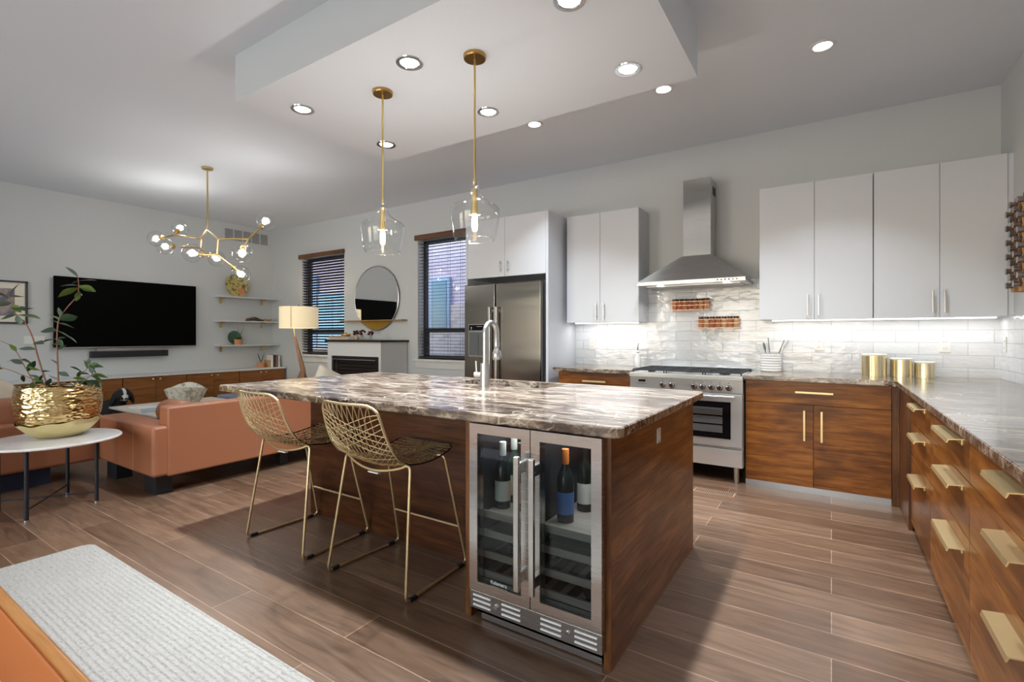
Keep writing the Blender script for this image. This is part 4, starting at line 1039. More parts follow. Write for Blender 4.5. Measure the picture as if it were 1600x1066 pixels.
# ================================================================ rug, bench
b = slab(rounded([(-3.72, -.6), (-.9, -.6), (-.9, 1.09), (-3.72, 1.09)], .05), 0.0, .014, .005)
single('area_rug', b, M['rug'], 'cream braided area rug on the wood floor at lower left', 'rug')
t = thing('dining_bench', 'tan leather bench with honey wood rim at the lower left corner', 'bench', (-2.2, .15, .014))
b = MB().box(-3.3, -1.30, .385, .423, .40, .462, .012, 3).box(-3.3, -1.30, -.12, -.085, .40, .462, .012, 3).box(-3.3, -3.265, -.1, .4, .40, .462, .008).box(-1.335, -1.30, -.1, .4, .40, .462, .008)
build('rim', b, M['bench_wood'], t)
build('seat', MB().box(-3.27, -1.33, -.088, .388, .405, .463, .012, 3), M['bench_leather'], t)
for x in (-3.22, -1.40):
    for y in (-.04, .34): build('leg', MB().cyl((x, y, .014), (x, y, .405), .016, .022, n=12), M['bench_wood'], t)
b = MB().box(-2.1, -1.56, -.10, .300, .464, .476, .005)
single('folded_throw', b, M['cream'], 'pale folded throw lying on the leather bench', 'throw')

# ================================================================ side table + plant
tx, ty = -4.80, 1.185
t = thing('side_table', 'round side table with pale marble top and dark legs', 'side table', (tx, ty, 0))
build('tabletop', MB().lathe([(0, .482), (.385, .482), (.395, .488), (.395, .496), (.388, .502), (0, .502)], (tx, ty), 56), M['white_marble'], t)
LG = [(-4.568+.01, .985), (-5.07, 1.332), (-4.655, 1.392), (-4.985, .93)]
for x, y in LG: 
    lg = build('leg', MB().cyl((x, y, .01), (x, y, .484), .0125, n=14), M['black_metal'], t)
    build('foot', MB().cyl((x, y, 0), (x, y, .010), .014, n=12), M['nickel'], lg)
b = MB().cyl((*LG[0], .075), (*LG[1], .075), .005, n=8).cyl((*LG[2], .075), (*LG[3], .075), .005, n=8)
build('stretcher', b, M['black_metal'], t)
px, py, pz = -4.885, 1.235, .502
t = thing('planter', 'hammered gold planter with smooth bowl foot on the side table', 'planter', (px, py, pz))
def wob(r, z, a): return (r*(1+.012*math.sin(5*a)), z+(.012*math.sin(3*a)+.008*math.sin(7*a)))
b = MB().lathe([(0, pz), (.105, pz), (.13, pz+.006), (.185, pz+.045), (.235, pz+.100), (.240, pz+.122)], (px, py), 48, wob=lambda r, z, a: (r, z+(.014*math.sin(2*a+.6)+.006*math.sin(9*a) if z > pz+.11 else 0)))
build('bowl_foot', b, M['gold_light'], t)['label'] = 'smooth pale gold foot'
b = MB().lathe([(.20, pz+.075), (.232, pz+.115), (.250, pz+.19), (.256, pz+.27), (.250, pz+.34), (.243, pz+.383), (.232, pz+.383), (.236, pz+.33), (.235, pz+.32)], (px, py), 64)
build('pot_wall', b, M['hammered'], t)
build('soil', MB().cyl((px, py, pz+.30), (px, py, pz+.335), .237, n=32), M['soil'], t)
pl = thing('potted_plant', 'leggy green plant with oval leaves growing in the gold planter', 'plant', (px, py, pz+.335))
ST = {'A': [(-4.90, 1.237, .835), (-4.920, 1.235, 1.085), (-4.937, 1.236, 1.231), (-4.938, 1.247, 1.377), (-4.902, 1.282, 1.466), (-4.849, 1.329, 1.559), (-4.850, 1.340, 1.624), (-4.867, 1.341, 1.709)],  # stem points taken from image pixels at an assumed camera depth
 'B': [(-4.96, 1.195, .835), (-5.008, 1.148, 1.086), (-5.02, 1.122, 1.231), (-5.047, 1.086, 1.351), (-5.075, 1.05, 1.398), (-5.086, 1.025, 1.469), (-5.084, 1.008, 1.553)],
 'C': [(-4.99, 1.18, .835), (-5.048, 1.139, .892), (-5.123, 1.102, 1.012), (-5.21, 1.057, 1.158), (-5.314, 1.002, 1.221)],
 'D': [(-4.96, 1.19, .835), (-4.988, 1.179, .892), (-5.103, 1.116, .939), (-5.218, 1.052, .987), (-5.314, 1.002, 1.016)],
 'E': [(-4.86, 1.26, .835), (-4.806, 1.309, .891), (-4.79, 1.331, .963), (-4.762, 1.361, .996), (-4.754, 1.378, 1.035)],
 'F': [(-4.82, 1.29, .835), (-4.77, 1.34, .90), (-4.74, 1.36, .93), (-4.715, 1.385, .965)]}
def smooth_path(P, n=5):
    P = [Vector(p) for p in P]; out = []
    for i in range(len(P)-1):
        p0 = P[max(i-1, 0)]; p1 = P[i]; p2 = P[i+1]; p3 = P[min(i+2, len(P)-1)]
        for k in range(n):
            t_ = k/n; out.append(.5*((2*p1)+(-p0+p2)*t_+(2*p0-5*p1+4*p2-p3)*t_*t_+(-p0+3*p1-3*p2+p3)*t_**3))
    return out+[P[-1]]
RV = Vector((math.cos(TH), math.sin(TH), 0)); UV = Vector((0, 0, 1)); FV = Vector((-math.sin(TH), math.cos(TH), 0))
def leaf(b, p, d, L, w_, curl=.15):
    d = d.normalized(); sd = d.cross(Vector((0, 0, 1)))
    sd = sd.normalized() if sd.length > .15 else d.cross(Vector((1, 0, 0))).normalized()
    sd = (Matrix.Rotation(random.uniform(-1.0, 1.0), 3, d) @ sd).normalized()
    up = sd.cross(d).normalized(); n = 7; A = []; B = []; Cn = []
    for k in range(n+1):
        s_ = k/n; hw = w_*math.sin(PI*min(1, s_*.97+.03))**.7*(.55+.45*math.sin(PI*s_)); q = p+d*L*s_-up*curl*L*s_*s_
        A.append(b.bm.verts.new(q+sd*hw+up*hw*.25)); B.append(b.bm.verts.new(q-sd*hw+up*hw*.25)); Cn.append(b.bm.verts.new(q))
    for k in range(n):
        for U, V in ((A, Cn), (Cn, B)):
            f = b.bm.faces.new((U[k], U[k+1], V[k+1], V[k])); f.material_index = b.mi
leaves = []   # (stem, position 0..1, angle in degrees in the plane facing the camera, length)
spec = {'A': [(1, 130, .09), (.97, 5, .10), (.95, -150, .045), (.9, 178, .095), (.9, -20, .10), (.87, -150, .12), (.86, -10, .08), (.80, -85, .07), (.80, -30, .06),
              (.46, 75, .07), (.45, 150, .09), (.43, 10, .13), (.40, -15, .10), (.40, 160, .08), (.36, 175, .11), (.36, -28, .14), (.31, 185, .10), (.30, -40, .07), (.30, 20, .05), (.26, 200, .05), (.2, 30, .06), (.1, -20, .07), (.08, 160, .08), (.14, 120, .05)],
        'B': [(1, 70, .09), (.97, 0, .12), (.95, 150, .10), (.93, 190, .09), (.88, -35, .08), (.84, -10, .11), (.78, 15, .10), (.72, -5, .13), (.72, 200, .08), (.70, -60, .07), (.6, 150, .07), (.30, -5, .10), (.25, 175, .09), (.12, 160, .09), (.10, 10, .08), (.05, 60, .07)],
        'C': [(1, 190, .06), (.7, 110, .06), (.62, -12, .09), (.55, 150, .07), (.5, -5, .08), (.45, 60, .08), (.4, -30, .09), (.3, -80, .06), (.25, 10, .08), (.6, 185, .08)],
        'D': [(1, 170, .06), (.98, -170, .06), (.6, -95, .05), (.35, 60, .06), (.3, 150, .06)],
        'E': [(1, 120, .05), (.97, 20, .05), (.9, 0, .08), (.85, -30, .07), (.8, 100, .06), (.6, 150, .08), (.5, 10, .09), (.4, 60, .06), (.3, -10, .10), (.2, 170, .09), (.15, -25, .08)],
        'F': [(1, 110, .07), (.97, -10, .09), (.9, -30, .10), (.85, 140, .06), (.6, 170, .07), (.5, -20, .10), (.3, 30, .07)]}
for k, P in ST.items():
    sp = smooth_path(P); n = len(sp)
    br = build('stem', MB().tube(sp, [.0062*(1-.55*i/n)*(1 if k in 'AB' else .75) for i in range(n)], 7), M['stem'], pl)
    for mi, mt in enumerate(('green_dark', 'green_grey', 'green')):
        b = MB(); cnt = 0
        for j, (pos, ang, L) in enumerate(spec[k]):
            if (j*7+len(k)+(2 if pos > .85 and k == 'A' and j % 2 else 0)) % 3 != mi: continue
            i = min(n-1, int(pos*(n-1))); a = math.radians(ang)
            d = RV*math.cos(a)+UV*math.sin(a)+FV*random.uniform(-.5, .5); leaf(b, sp[i], d, L*1.2, L*.29, random.uniform(0, .2)); cnt += 1
        if cnt: build('leaves', b, M[mt], pl, angle=80)
        else: b.bm.free()

# ================================================================ leather sofas
LZ = .15
def cushion_box(b, x0, x1, y0, y1, z0, z1, r=.05): b.box(x0, x1, y0, y1, z0, z1, r, 4); return b
SXb = -4.35
t = thing('leather_sofa', 'cognac leather sofa with its back to the island', 'sofa', (-4.9, 2.8, 0))
build('back', MB().box(SXb-.16, SXb, 1.745, 3.92, LZ, .695, .018, 4), M['leather'], t)
build('arm', MB().box(SXb-1.10, SXb-.012, 1.645, 1.86, LZ+.005, .552, .03, 4), M['leather'], t)
build('arm', MB().box(SXb-1.10, SXb-.012, 3.80, 4.0, LZ+.005, .552, .03, 4), M['leather'], t)
build('seat_base', MB().box(SXb-1.08, SXb-.15, 1.85, 3.81, LZ+.01, .30, .02, 3), M['leather'], t)
for y0, y1 in ((1.87, 2.83), (2.84, 3.79)):
    build('seat_cushion', cushion_box(MB(), SXb-1.08, SXb-.17, y0, y1, .29, .44), M['leather'], t)
b = MB()
for y in (2.45, 3.15): b.box(SXb-.001, SXb+.0035, y-.003, y+.003, LZ+.02, .685, .001)
for x in (-4.72, -5.05): b.box(x-.003, x+.003, 1.6425, 1.646, LZ+.03, .53, .001)
build('seam', b, pm('leather_seam', (.42, .20, .12), .5), t)
for y in (1.76, 3.85):
    for x in (SXb-.22, SXb-1.0): build('leg', MB().box(x-.09, x+.12, y-.06, y+.06, 0, LZ+.01, .005), M['black'], t)
build('leg', MB().box(SXb-.2, SXb-.12, 2.75, 2.83, 0, LZ+.01, .005), M['black'], t)
def roll(c, L, r, axis, label, mat=M['leather']):
    b = MB(); n = 24
    c = Vector(c); ax = {'x': Vector((1, 0, 0)), 'y': Vector((0, 1, 0))}[axis]
    prof = [(0, -L/2), (r*.6, -L/2+.002), (r*.93, -L/2+.02), (r, -L/2+.06), (r, L/2-.06), (r*.93, L/2-.02), (r*.6, L/2-.002), (0, L/2)]
    b.lathe(prof, (0, 0), 28)
    rot = Vector((0, 0, 1)).rotation_difference(ax).to_matrix().to_4x4()
    bmesh.ops.transform(b.bm, matrix=Matrix.Translation(c) @ rot, verts=b.bm.verts)
    return single('bolster', b, mat, label, 'cushion', 'leather bolsters on the sofas')
roll((-4.72, 1.96, .60), .36, .105, 'x', 'cognac leather bolster at the near end of the sofa')
# cream cushion on the far end of the sofa
def pillow(c, w_, h, th, rot, mat, label, name='throw_pillow', cat='cushion'):
    b = MB(); n = 12; G = {}
    for sgn in (1, -1):
        for i in range(n+1):
            for j in range(n+1):
                u = -1+2*i/n; v = -1+2*j/n
                if sgn == -1 and (i in (0, n) or j in (0, n)): G[(sgn, i, j)] = G[(1, i, j)]; continue
                e_ = max(0, (1-u**4)*(1-v**4))**.5
                pin = 1-.07*(1-u*u)*abs(v)**3; pinv = 1-.07*(1-v*v)*abs(u)**3
                G[(sgn, i, j)] = b.bm.verts.new((u*w_/2*pinv, sgn*th/2*e_, v*h/2*pin))
    for sgn in (1, -1):
        for i in range(n):
            for j in range(n):
                b.bm.faces.new([G[(sgn, i, j)], G[(sgn, i+1, j)], G[(sgn, i+1, j+1)], G[(sgn, i, j+1)]])
    bmesh.ops.transform(b.bm, matrix=Matrix.Translation(c) @ rot.to_4x4(), verts=b.bm.verts)
    return single(name, b, mat, label, cat, angle=80)
from mathutils import Euler
pillow((-4.80, 3.54, .665), .42, .42, .16, Euler((math.radians(-12), math.radians(30), math.radians(70))).to_matrix(), M['cream'], 'cream throw pillow at the far end of the leather sofa')
# second sofa, at the left
S2 = -5.465
t = thing('leather_sofa', 'second cognac leather sofa behind the round side table', 'sofa', (-5.9, .6, 0))
build('back', MB().box(S2-.14, S2, -.6, 1.70, LZ, .545, .03, 4), M['leather'], t)
build('seat_base', MB().box(S2-.98, S2-.13, -.58, 1.68, LZ+.01, .30, .02, 3), M['leather'], t)
for y0, y1 in ((-.56, .54), (.55, 1.67)): build('seat_cushion', cushion_box(MB(), S2-.98, S2-.15, y0, y1, .29, .43), M['leather'], t)
build('plinth', MB().box(S2-.9, S2-.10, -.5, 1.35, 0, LZ+.01), pm('dark_plinth', (.012, .015, .035), .6), t)
pillow((-5.74, .86, .585), .74, .32, .20, Euler((math.radians(-14), 0, math.radians(90))).to_matrix(), M['leather'], 'plump leather back cushion of the sofa behind the planter', 'back_cushion')
pillow((-5.98, 1.02, .70), .48, .48, .14, Euler((math.radians(-14), math.radians(38), math.radians(86))).to_matrix(), M['pattern'], 'cream pillow with dark lines at the left edge of the photo')
# coffee table
t = thing('coffee_table', 'square coffee table with pale top and dark frame', 'coffee table', (-6.45, 2.75, 0))
build('tabletop', MB().box(-7.05, -5.80, 2.22, 3.35, .405, .425, .003), pm('pale_table_top', (.70, .64, .54), .35), t)
build('frame', MB().box(-7.03, -5.82, 2.24, 3.33, .355, .405), M['black'], t)
for x in (-7.0, -5.88):
    for y in (2.27, 3.27): build('leg', MB().box(x, x+.05, y, y+.05, 0, .36), M['black'], t)
bx, by = -6.55, 2.82
def bw(r, z, a):
    k = (z-.425)/.2
    return (r*(1+.06*k*math.cos(2*a)), z+k*(.028*math.cos(2*a+TH*2)+.010*math.sin(3*a)))
b = MB().lathe([(0, .426), (.10, .426), (.135, .445), (.175, .505), (.205, .57), (.228, .632), (.216, .635), (.19, .57), (.155, .505), (.10, .455), (0, .448)], (bx, by), 44, wob=bw)
single('stone_bowl', b, M['stone'], 'grey mottled stone bowl with wavy rim on the coffee table', 'bowl', angle=60)
for i, (x, y, a, m, l) in enumerate(((-6.62, 2.42, .1, 'paper', 'white magazine lying open on the coffee table'), (-6.30, 2.38, -.3, 'outside_trim', 'grey magazine beside the bowl on the coffee table'))):
    b = MB().box(-.14, .14, -.10, .10, 0, .012, .002); bmesh.ops.transform(b.bm, matrix=Matrix.Translation((x, y, .4255)) @ Matrix.Rotation(a, 4, 'Z'), verts=b.bm.verts)
    single('magazine', b, M[m], l, 'magazine')
t = thing('ottoman', 'low blue-grey upholstered ottoman beyond the coffee table', 'ottoman', (-6.7, 4.1, 0))
build('cushion', MB().box(-7.35, -5.95, 3.55, 4.45, .22, .415, .035, 4), M['bluegrey'], t)
for x in (-7.28, -6.07):
    for y in (3.62, 4.32): build('leg', MB().cyl((x, y, 0), (x, y, .225), .02, .03, n=12), M['lamp_wood'], t)

# ================================================================ dog
def dog():
    b = MB()
    x0, y0 = -7.62, 2.50
    def E(c, r, rot=None): b.ell((x0+c[0], y0+c[1], c[2]), r, rot, 3)
    # trunk, sitting/lying along -y, chest towards the table
    E((-.10, -.06, .28), (.12, .15, .16)); E((-.16, -.26, .25), (.14, .20, .155)); E((-.20, -.48, .22), (.15, .19, .15)); E((-.2, -.62, .18), (.13, .14, .12))
    # neck and head
    b.tube([(x0-.08, y0-.03, .33), (x0-.03, y0+.02, .42), (x0+.02, y0+.03, .48)], [.11, .085, .075], 14)
    E((.03, .035, .50), (.095, .088, .085))
    b.tube([(x0+.06, y0+.03, .49), (x0+.13, y0+.02, .462), (x0+.165, y0+.018, .452)], [.05, .036, .030], 12)
    # ears hanging
    E((.02, -.062, .455), (.04, .026, .09), Matrix.Rotation(-.25, 3, 'X')); E((.02, .132, .455), (.04, .026, .09), Matrix.Rotation(.25, 3, 'X'))
    # front legs, hind legs, paws, tail
    for yy in (-.10, .06):
        b.tube([(x0-.05, y0+yy, .26), (x0-.03, y0+yy, .14), (x0-.02, y0+yy, .04)], [.05, .032, .028], 10); E((.01, yy, .03), (.05, .032, .028))
    for xx in (-.30, -.08):
        b.tube([(x0+xx, y0-.52, .20), (x0+xx+.03, y0-.36, .12), (x0+xx+.02, y0-.50, .04)], [.085, .055, .03], 10); E((xx+.06, -.46, .03), (.065, .034, .028))
    b.tube([(x0-.2, y0-.72, .14), (x0-.14, y0-.86, .06), (x0-.02, y0-.95, .03)], [.035, .025, .012], 8)
    me = bpy.data.meshes.new('dog_tmp'); bmesh.ops.recalc_face_normals(b.bm, faces=b.bm.faces); b.bm.to_mesh(me); b.bm.free()
    tmp = bpy.data.objects.new('dog_tmp', me); C.objects.link(tmp)
    md = tmp.modifiers.new('r', 'REMESH'); md.mode = 'VOXEL'; md.voxel_size = .011
    sm = tmp.modifiers.new('s', 'SMOOTH'); sm.factor = .6; sm.iterations = 5
    dg = bpy.context.evaluated_depsgraph_get(); me2 = bpy.data.meshes.new_from_object(tmp.evaluated_get(dg))
    bpy.data.objects.remove(tmp)
    white = pm('white_fur', (.62, .58, .55), .85, bump=.3, bscale=120)
    body = bpy.data.objects.new('dog', me2); C.objects.link(body); body.location = (0, 0, 0)
    me2.transform(Matrix.Translation((-x0, -y0, 0))); body.location = (x0, y0, 0)
    me2.materials.clear(); me2.materials.append(M['fur_black']); me2.materials.append(white)
    for p in me2.polygons:
        p.use_smooth = True; c = p.center
        blaze = c.x > .03 and abs(c.y-.03) < (.012 if c.z > .50 else .034) and c.z > .43
        chest = c.x > .0 and abs(c.y) < .05 and .22 < c.z < .36
        if blaze or chest or c.z < .035 and c.x > -.05: p.material_index = 1
    tag(body, 'black dog with a white blaze between coffee table and sideboard', 'dog')
    def part(nm, bb, mt): build(nm, bb, mt, body, local=True)
    part('nose', MB().ell((.192, .018, .462), (.014, .018, .013), sub=2), M['gloss_black'])
    part('eye', MB().ell((.092, .000, .522), (.010, .010, .010), sub=2), M['gloss_black'])
    part('eye', MB().ell((.092, .062, .522), (.010, .010, .010), sub=2), M['gloss_black'])
dog()

# ================================================================ TV wall
XW = XL
SBX = -8.225
ys = [5.15, 4.346, 3.551, 2.747, 1.942, 1.138, .334]
nmz = ['nearest the window wall', 'second from the window wall', 'third from the window wall', 'behind the dog', 'behind the planter', 'at the left edge of the photo']
for i in range(6):
    y1, y0 = ys[i]-.004, ys[i+1]+.004; ym = (y0+y1)/2
    t = thing('sideboard_cabinet', 'low walnut two-door cabinet under the television, ' + nmz[i], 'cabinet', (XW+.2, ym, 0), 'low walnut cabinets along the television wall')
    build('body', MB().box(XW+.016, SBX-.019, y0, y1, .08, .665), M['side_wood'], t)
    for a, c_, k in ((y0+.001, ym-.0015, ym-.045), (ym+.0015, y1-.001, ym+.045)):
        d = build('door', MB().box(SBX-.018, SBX, a, c_, .09, .664, .0015), M['side_wood'], t)
        build('knob', MB().cyl((SBX, k, .625), (SBX+.016, k, .625), .006, n=8).ell((SBX+.022, k, .625), (.011, .015, .015), sub=2), M['brass_pull'], d)['label'] = 'round brass knob'
single('countertop', MB().box(XW+.001, SBX+.015, .3, 5.17, .667, .690, .002), M['white'], 'long white top over the low walnut cabinets', 'countertop')
t = thing('television', 'large black flat television mounted on the left wall', 'television', (XW+.05, 2.99, 1.09))
build('screen', MB().box(XW+.04, XW+.078, 2.124, 3.852, 1.097, 2.05, .004), M['screen'], t)
build('bottom_bezel', MB().box(XW+.04, XW+.080, 2.124, 3.852, 1.085, 1.097, .002), M['nickel'], t)
build('wall_mount', MB().box(XW, XW+.04, 2.7, 3.3, 1.4, 1.8), M['black'], t)
t = thing('soundbar', 'black soundbar mounted below the television', 'soundbar', (XW+.05, 2.98, .944))
build('cabinet', MB().box(XW+.001, XW+.10, 2.511, 3.448, .944, 1.035, .004), M['black'], t)
build('top_edge', MB().box(XW+.03, XW+.098, 2.57, 3.40, 1.035, 1.073, .003), M['nickel'], t)['label'] = 'silver upper edge'
t = thing('framed_picture', 'framed abstract picture at the left edge above the plant', 'picture', (XW, 1.66, 1.41))
b = MB(); y0, y1, z0, z1 = 1.43, 1.885, 1.405, 1.95; f = .022
b.box(XW, XW+.025, y0, y0+f, z0, z1).box(XW, XW+.025, y1-f, y1, z0, z1).box(XW, XW+.025, y0, y1, z0, z0+f).box(XW, XW+.025, y0, y1, z1-f, z1)
build('frame', b, M['dark_frame'], t)
build('mat_board', MB().box(XW, XW+.008, y0+f, y1-f, z0+f, z1-f), M['label_cream'], t)
build('print', MB().box(XW, XW+.010, y0+.03, y1-.12, z0+.10, z1-.10), mottled('abstract_print', (.16, .14, .20), (.42, .34, .32), 5, .7, thr=(.45, .55)), t)
outlet((XW, 1.95, 1.20), 'x', 'white switch plate between the picture and television', 'switch', 4, .20, .10)
t = thing('air_vent', 'white return air grille high on the wall near the corner', 'vent', (XW, 4.717, 2.89))
build('frame', MB().box(XW, XW+.012, 4.315, 5.12, 2.885, 3.11, .003), M['wall'], t)
b = MB()
for k in range(5): 
    ya = 4.335+.155*k; b.box(XW+.011, XW+.0135, ya, ya+.135, 2.905, 3.09)
build('grille_panel', b, brick_mat('fine_louvre', 'yz', (.22,.22,.22), (.28,.28,.28), (.5,.5,.5), 2, .012, .002, .6), t)
# shelves
for z, l in ((1.917, 'top white wall shelf in the corner'), (1.505, 'middle white wall shelf in the corner'), (1.095, 'lowest white wall shelf in the corner')):
    t = thing('wall_shelf', l, 'shelf', (XW, 4.67, z-.02), 'white wall shelves with brass brackets')
    build('board', MB().box(XW+.001, -8.43, 4.159, 5.187, z-.02, z, .002), M['white'], t)
    for y in (4.27, 4.98):
        build('bracket', MB().box(XW+.001, XW+.008, y-.02, y+.02, z-.115, z-.02).box(XW+.001, XW+.2, y-.02, y+.02, z-.030, z-.0205), M['brass'], t)['label'] = 'brass L-bracket'
t = thing('decorative_dish', 'round gold dish leaning on the top wall shelf', 'dish', (-8.58, 4.50, 1.917))
b = MB().lathe([(0, 0), (.13, .004), (.19, .022), (.196, .030), (.185, .028), (.12, .012), (0, .008)], (0, 0), 40)
bmesh.ops.transform(b.bm, matrix=Matrix.Translation((-8.60, 4.49, 1.917+.194)) @ Matrix.Rotation(math.radians(80), 4, 'Y'), verts=b.bm.verts)
build('dish_body', b, M['gold_plate'], t)
b = MB().lathe([(0, 0), (.05, .003), (.062, .010), (.05, .012), (0, .008)], (0, 0), 24)
bmesh.ops.transform(b.bm, matrix=Matrix.Translation((-8.565, 4.555, 1.917+.10)) @ Matrix.Rotation(math.radians(80), 4, 'Y'), verts=b.bm.verts)
build('small_cup', b, M['terracotta'], t)
b = MB()
for k in range(9): b.ell((-8.55+random.uniform(-.02, .02), 4.66+.03*k, 1.535+.02*math.sin(k*.5)), (.03, .04, .028*(1-.3*abs(k-4)/4)), Euler((random.random(), random.random(), 0)).to_matrix(), 2)
b.tube([(-8.55, 4.62, 1.515), (-8.54, 4.75, 1.53), (-8.56, 4.90, 1.517), (-8.55, 4.97, 1.511)], [.008, .012, .010, .004], 7)
single('driftwood', b, M['driftwood'], 'gnarled driftwood piece on the middle wall shelf', 'ornament')
single('wooden_bowl', MB().lathe([(0, 1.506), (.03, 1.506), (.065, 1.54), (.068, 1.552), (.06, 1.552), (.03, 1.518), (0, 1.516)], (-8.55, 5.03), 24), M['book_tan'], 'small wooden bowl beside the driftwood', 'bowl')
b = MB().lathe([(0, 0), (.09, .003), (.118, .016), (.112, .020), (.08, .01), (0, .008)], (0, 0), 36)
bmesh.ops.transform(b.bm, matrix=Matrix.Translation((-8.63, 4.47, 1.095+.122)) @ Matrix.Rotation(math.radians(83), 4, 'Y'), verts=b.bm.verts)
single('round_plate', b, M['green_plate'], 'round green plate standing behind the succulent on the lowest shelf', 'plate')
def small_pot(x, y, z, r, h, label, kind):
    t = thing('potted_succulent' if kind == 0 else 'potted_aloe', label, 'potted plant', (x, y, z))
    build('pot', MB().lathe([(0, z), (r*.85, z), (r, z+h), (r*.88, z+h), (r*.85, z+h-.01), (0, z+h-.012)], (x, y), 24), M['terracotta'], t)
    b = MB()
    if kind == 0:
        for k in range(26):
            a = random.random()*2*PI; e_ = random.uniform(.2, 1.3); leaf(b, Vector((x, y, z+h-.01)), Vector((math.cos(a)*math.cos(e_), math.sin(a)*math.cos(e_), math.sin(e_))), random.uniform(.06, .12), .012)
        for a, L in ((.3, .26), (1.8, .24), (-.9, .15)): b.tube([(x, y, z+h-.01), (x+.02, y+.05*math.cos(a)-.0, z+h+L*.5), (x+.02, y+.10*math.cos(a), z+h+L)], [.003, .003, .0015], 5)
    else:
        for dy, L in ((-.07, .19), (.06, .20), (-.02, .08), (.03, .09), (.0, .06)):
            leaf(b, Vector((x, y, z+h-.01)), Vector((.02, dy, L)), (L*L+dy*dy)**.5, .011, .02)
    build('foliage', b, M['green'] if kind == 0 else M['green_grey'], t, angle=80)
small_pot(-8.53, 4.485, 1.095, .065, .095, 'succulent in a terracotta pot on the lowest wall shelf', 0)
small_pot(-8.42, 4.82, .690, .07, .09, 'aloe in a terracotta pot on the white sideboard top', 1)
for y, w_, h, m, l in ((4.935, .03, .13, 'book_tan', 'small tan book beside the aloe'), (4.985, .045, .215, 'label_cream', 'thick cream book second in the row by the corner'), (5.03, .02, .22, 'book_dark', 'thin black book in the row by the corner'), (5.075, .035, .215, 'book_purple', 'maroon book in the row by the corner'), (5.12, .03, .205, 'paper', 'pale book at the corner end of the row')):
    t = thing('book', l, 'book', (-8.42, y, .690), 'books on the sideboard')
    build('cover', MB().box(-8.50, -8.35, y-w_/2, y+w_/2, .690, .690+h, .002), M[m], t)
    build('page_block', MB().box(-8.498, -8.354, y-w_/2+.003, y+w_/2-.003, .690+h, .690+h+.0008), M['paper'], t)

# ================================================================ fireplace wall
t = thing('fireplace', 'white boxed fireplace projecting from the wall between the windows', 'fireplace', (-5.8, 4.95, 0))
FX0, FX1, FYf = -6.377, -5.217, 4.687
b = MB()
b.box(FX0, -6.286, FYf, YB-.016, 0, 1.16).box(-5.262, FX1, FYf, YB-.016, 0, 1.16).box(-6.286, -5.262, FYf, YB-.016, .956, 1.16).box(-6.286, -5.262, FYf+.3, YB-.016, 0, .956).box(-6.286, -5.262, FYf, FYf+.3, 0, .35)
build('surround', b, M['trim_white'], t)
build('mantel', MB().box(-6.405, -5.185, 4.655, YB-.001, 1.162, 1.191, .002), pm('dark_mantel', (.030, .018, .014), .35), t)
b = MB().box(-6.285, -5.263, FYf+.01, FYf+.03, .90, .955).box(-6.285, -6.235, FYf+.01, FYf+.03, .35, .90).box(-5.313, -5.263, FYf+.01, FYf+.03, .35, .90)
for k in range(10): b.box(-6.235, -5.313, FYf+.05, FYf+.06, .40+.05*k, .435+.05*k)
b.box(-6.286, -5.262, FYf+.12, FYf+.13, .35, .956)
build('firebox', b, pm('firebox_brown', (.018, .010, .008), .35), t)
build('trim_bar', MB().cyl((-6.26, FYf, .905), (-5.33, FYf, .905), .008, n=8), M['nickel'], t)
for z0, z1, w_, l in ((1.192, 1.212, .30, 'lower white book lying on the mantel'), (1.2125, 1.242, .25, 'upper cream book stacked on the mantel')):
    t = thing('book', l, 'book', (-6.2, 4.85, z0), 'books on the mantel')
    build('cover', MB().box(-6.2-w_, -6.2+w_*.65, 4.76, 4.95, z0, z1, .002), M['paper'] if z0 < 1.2 else M['label_cream'], t)
    build('page_block', MB().box(-6.2-w_+.004, -6.2+w_*.65-.004, 4.7590, 4.7600, z0+.004, z1-.004), M['book_tan'], t)
t = thing('lidded_box', 'small brass lidded dish on top of the mantel books', 'dish', (-6.16, 4.85, 1.2425))
build('dish', MB().lathe([(0, 1.2425), (.05, 1.2425), (.075, 1.262), (.072, 1.278), (.02, 1.285), (0, 1.287)], (-6.16, 4.85), 28), M['brass'], t)
build('finial', MB().ell((-6.16, 4.85, 1.30), (.012, .012, .018), sub=2), M['brass'], t)
for i, (x, l) in enumerate(((-5.93, 'left bud vase with dark red dried flowers on the mantel'), (-5.80, 'middle bud vase with dark red dried flowers on the mantel'), (-5.62, 'right bud vase with dark red dried flowers on the mantel'))):
    t = thing('bud_vase', l, 'vase', (x, 4.86, 1.191), 'bud vases on the mantel')
    build('vase', MB().lathe([(0, 1.192), (.025, 1.192), (.034, 1.215), (.026, 1.240), (.012, 1.25), (.014, 1.258)], (x, 4.86), 24), M['jar_b'] if i == 0 else M['glass'], t)
    b = MB()
    for k in range(12 if i == 0 else 8):
        b.ell((x+random.uniform(-.035, .035)*(1.4 if i == 0 else 1), 4.86+random.uniform(-.03, .03), 1.300+random.uniform(-.028, .028)), (.017,)*3, sub=2)
    for k in range(5): b.cyl((x, 4.86, 1.20), (x+random.uniform(-.02, .02), 4.86, 1.29), .0015, n=5)
    build('dried_flowers', b, M['flower'], t)
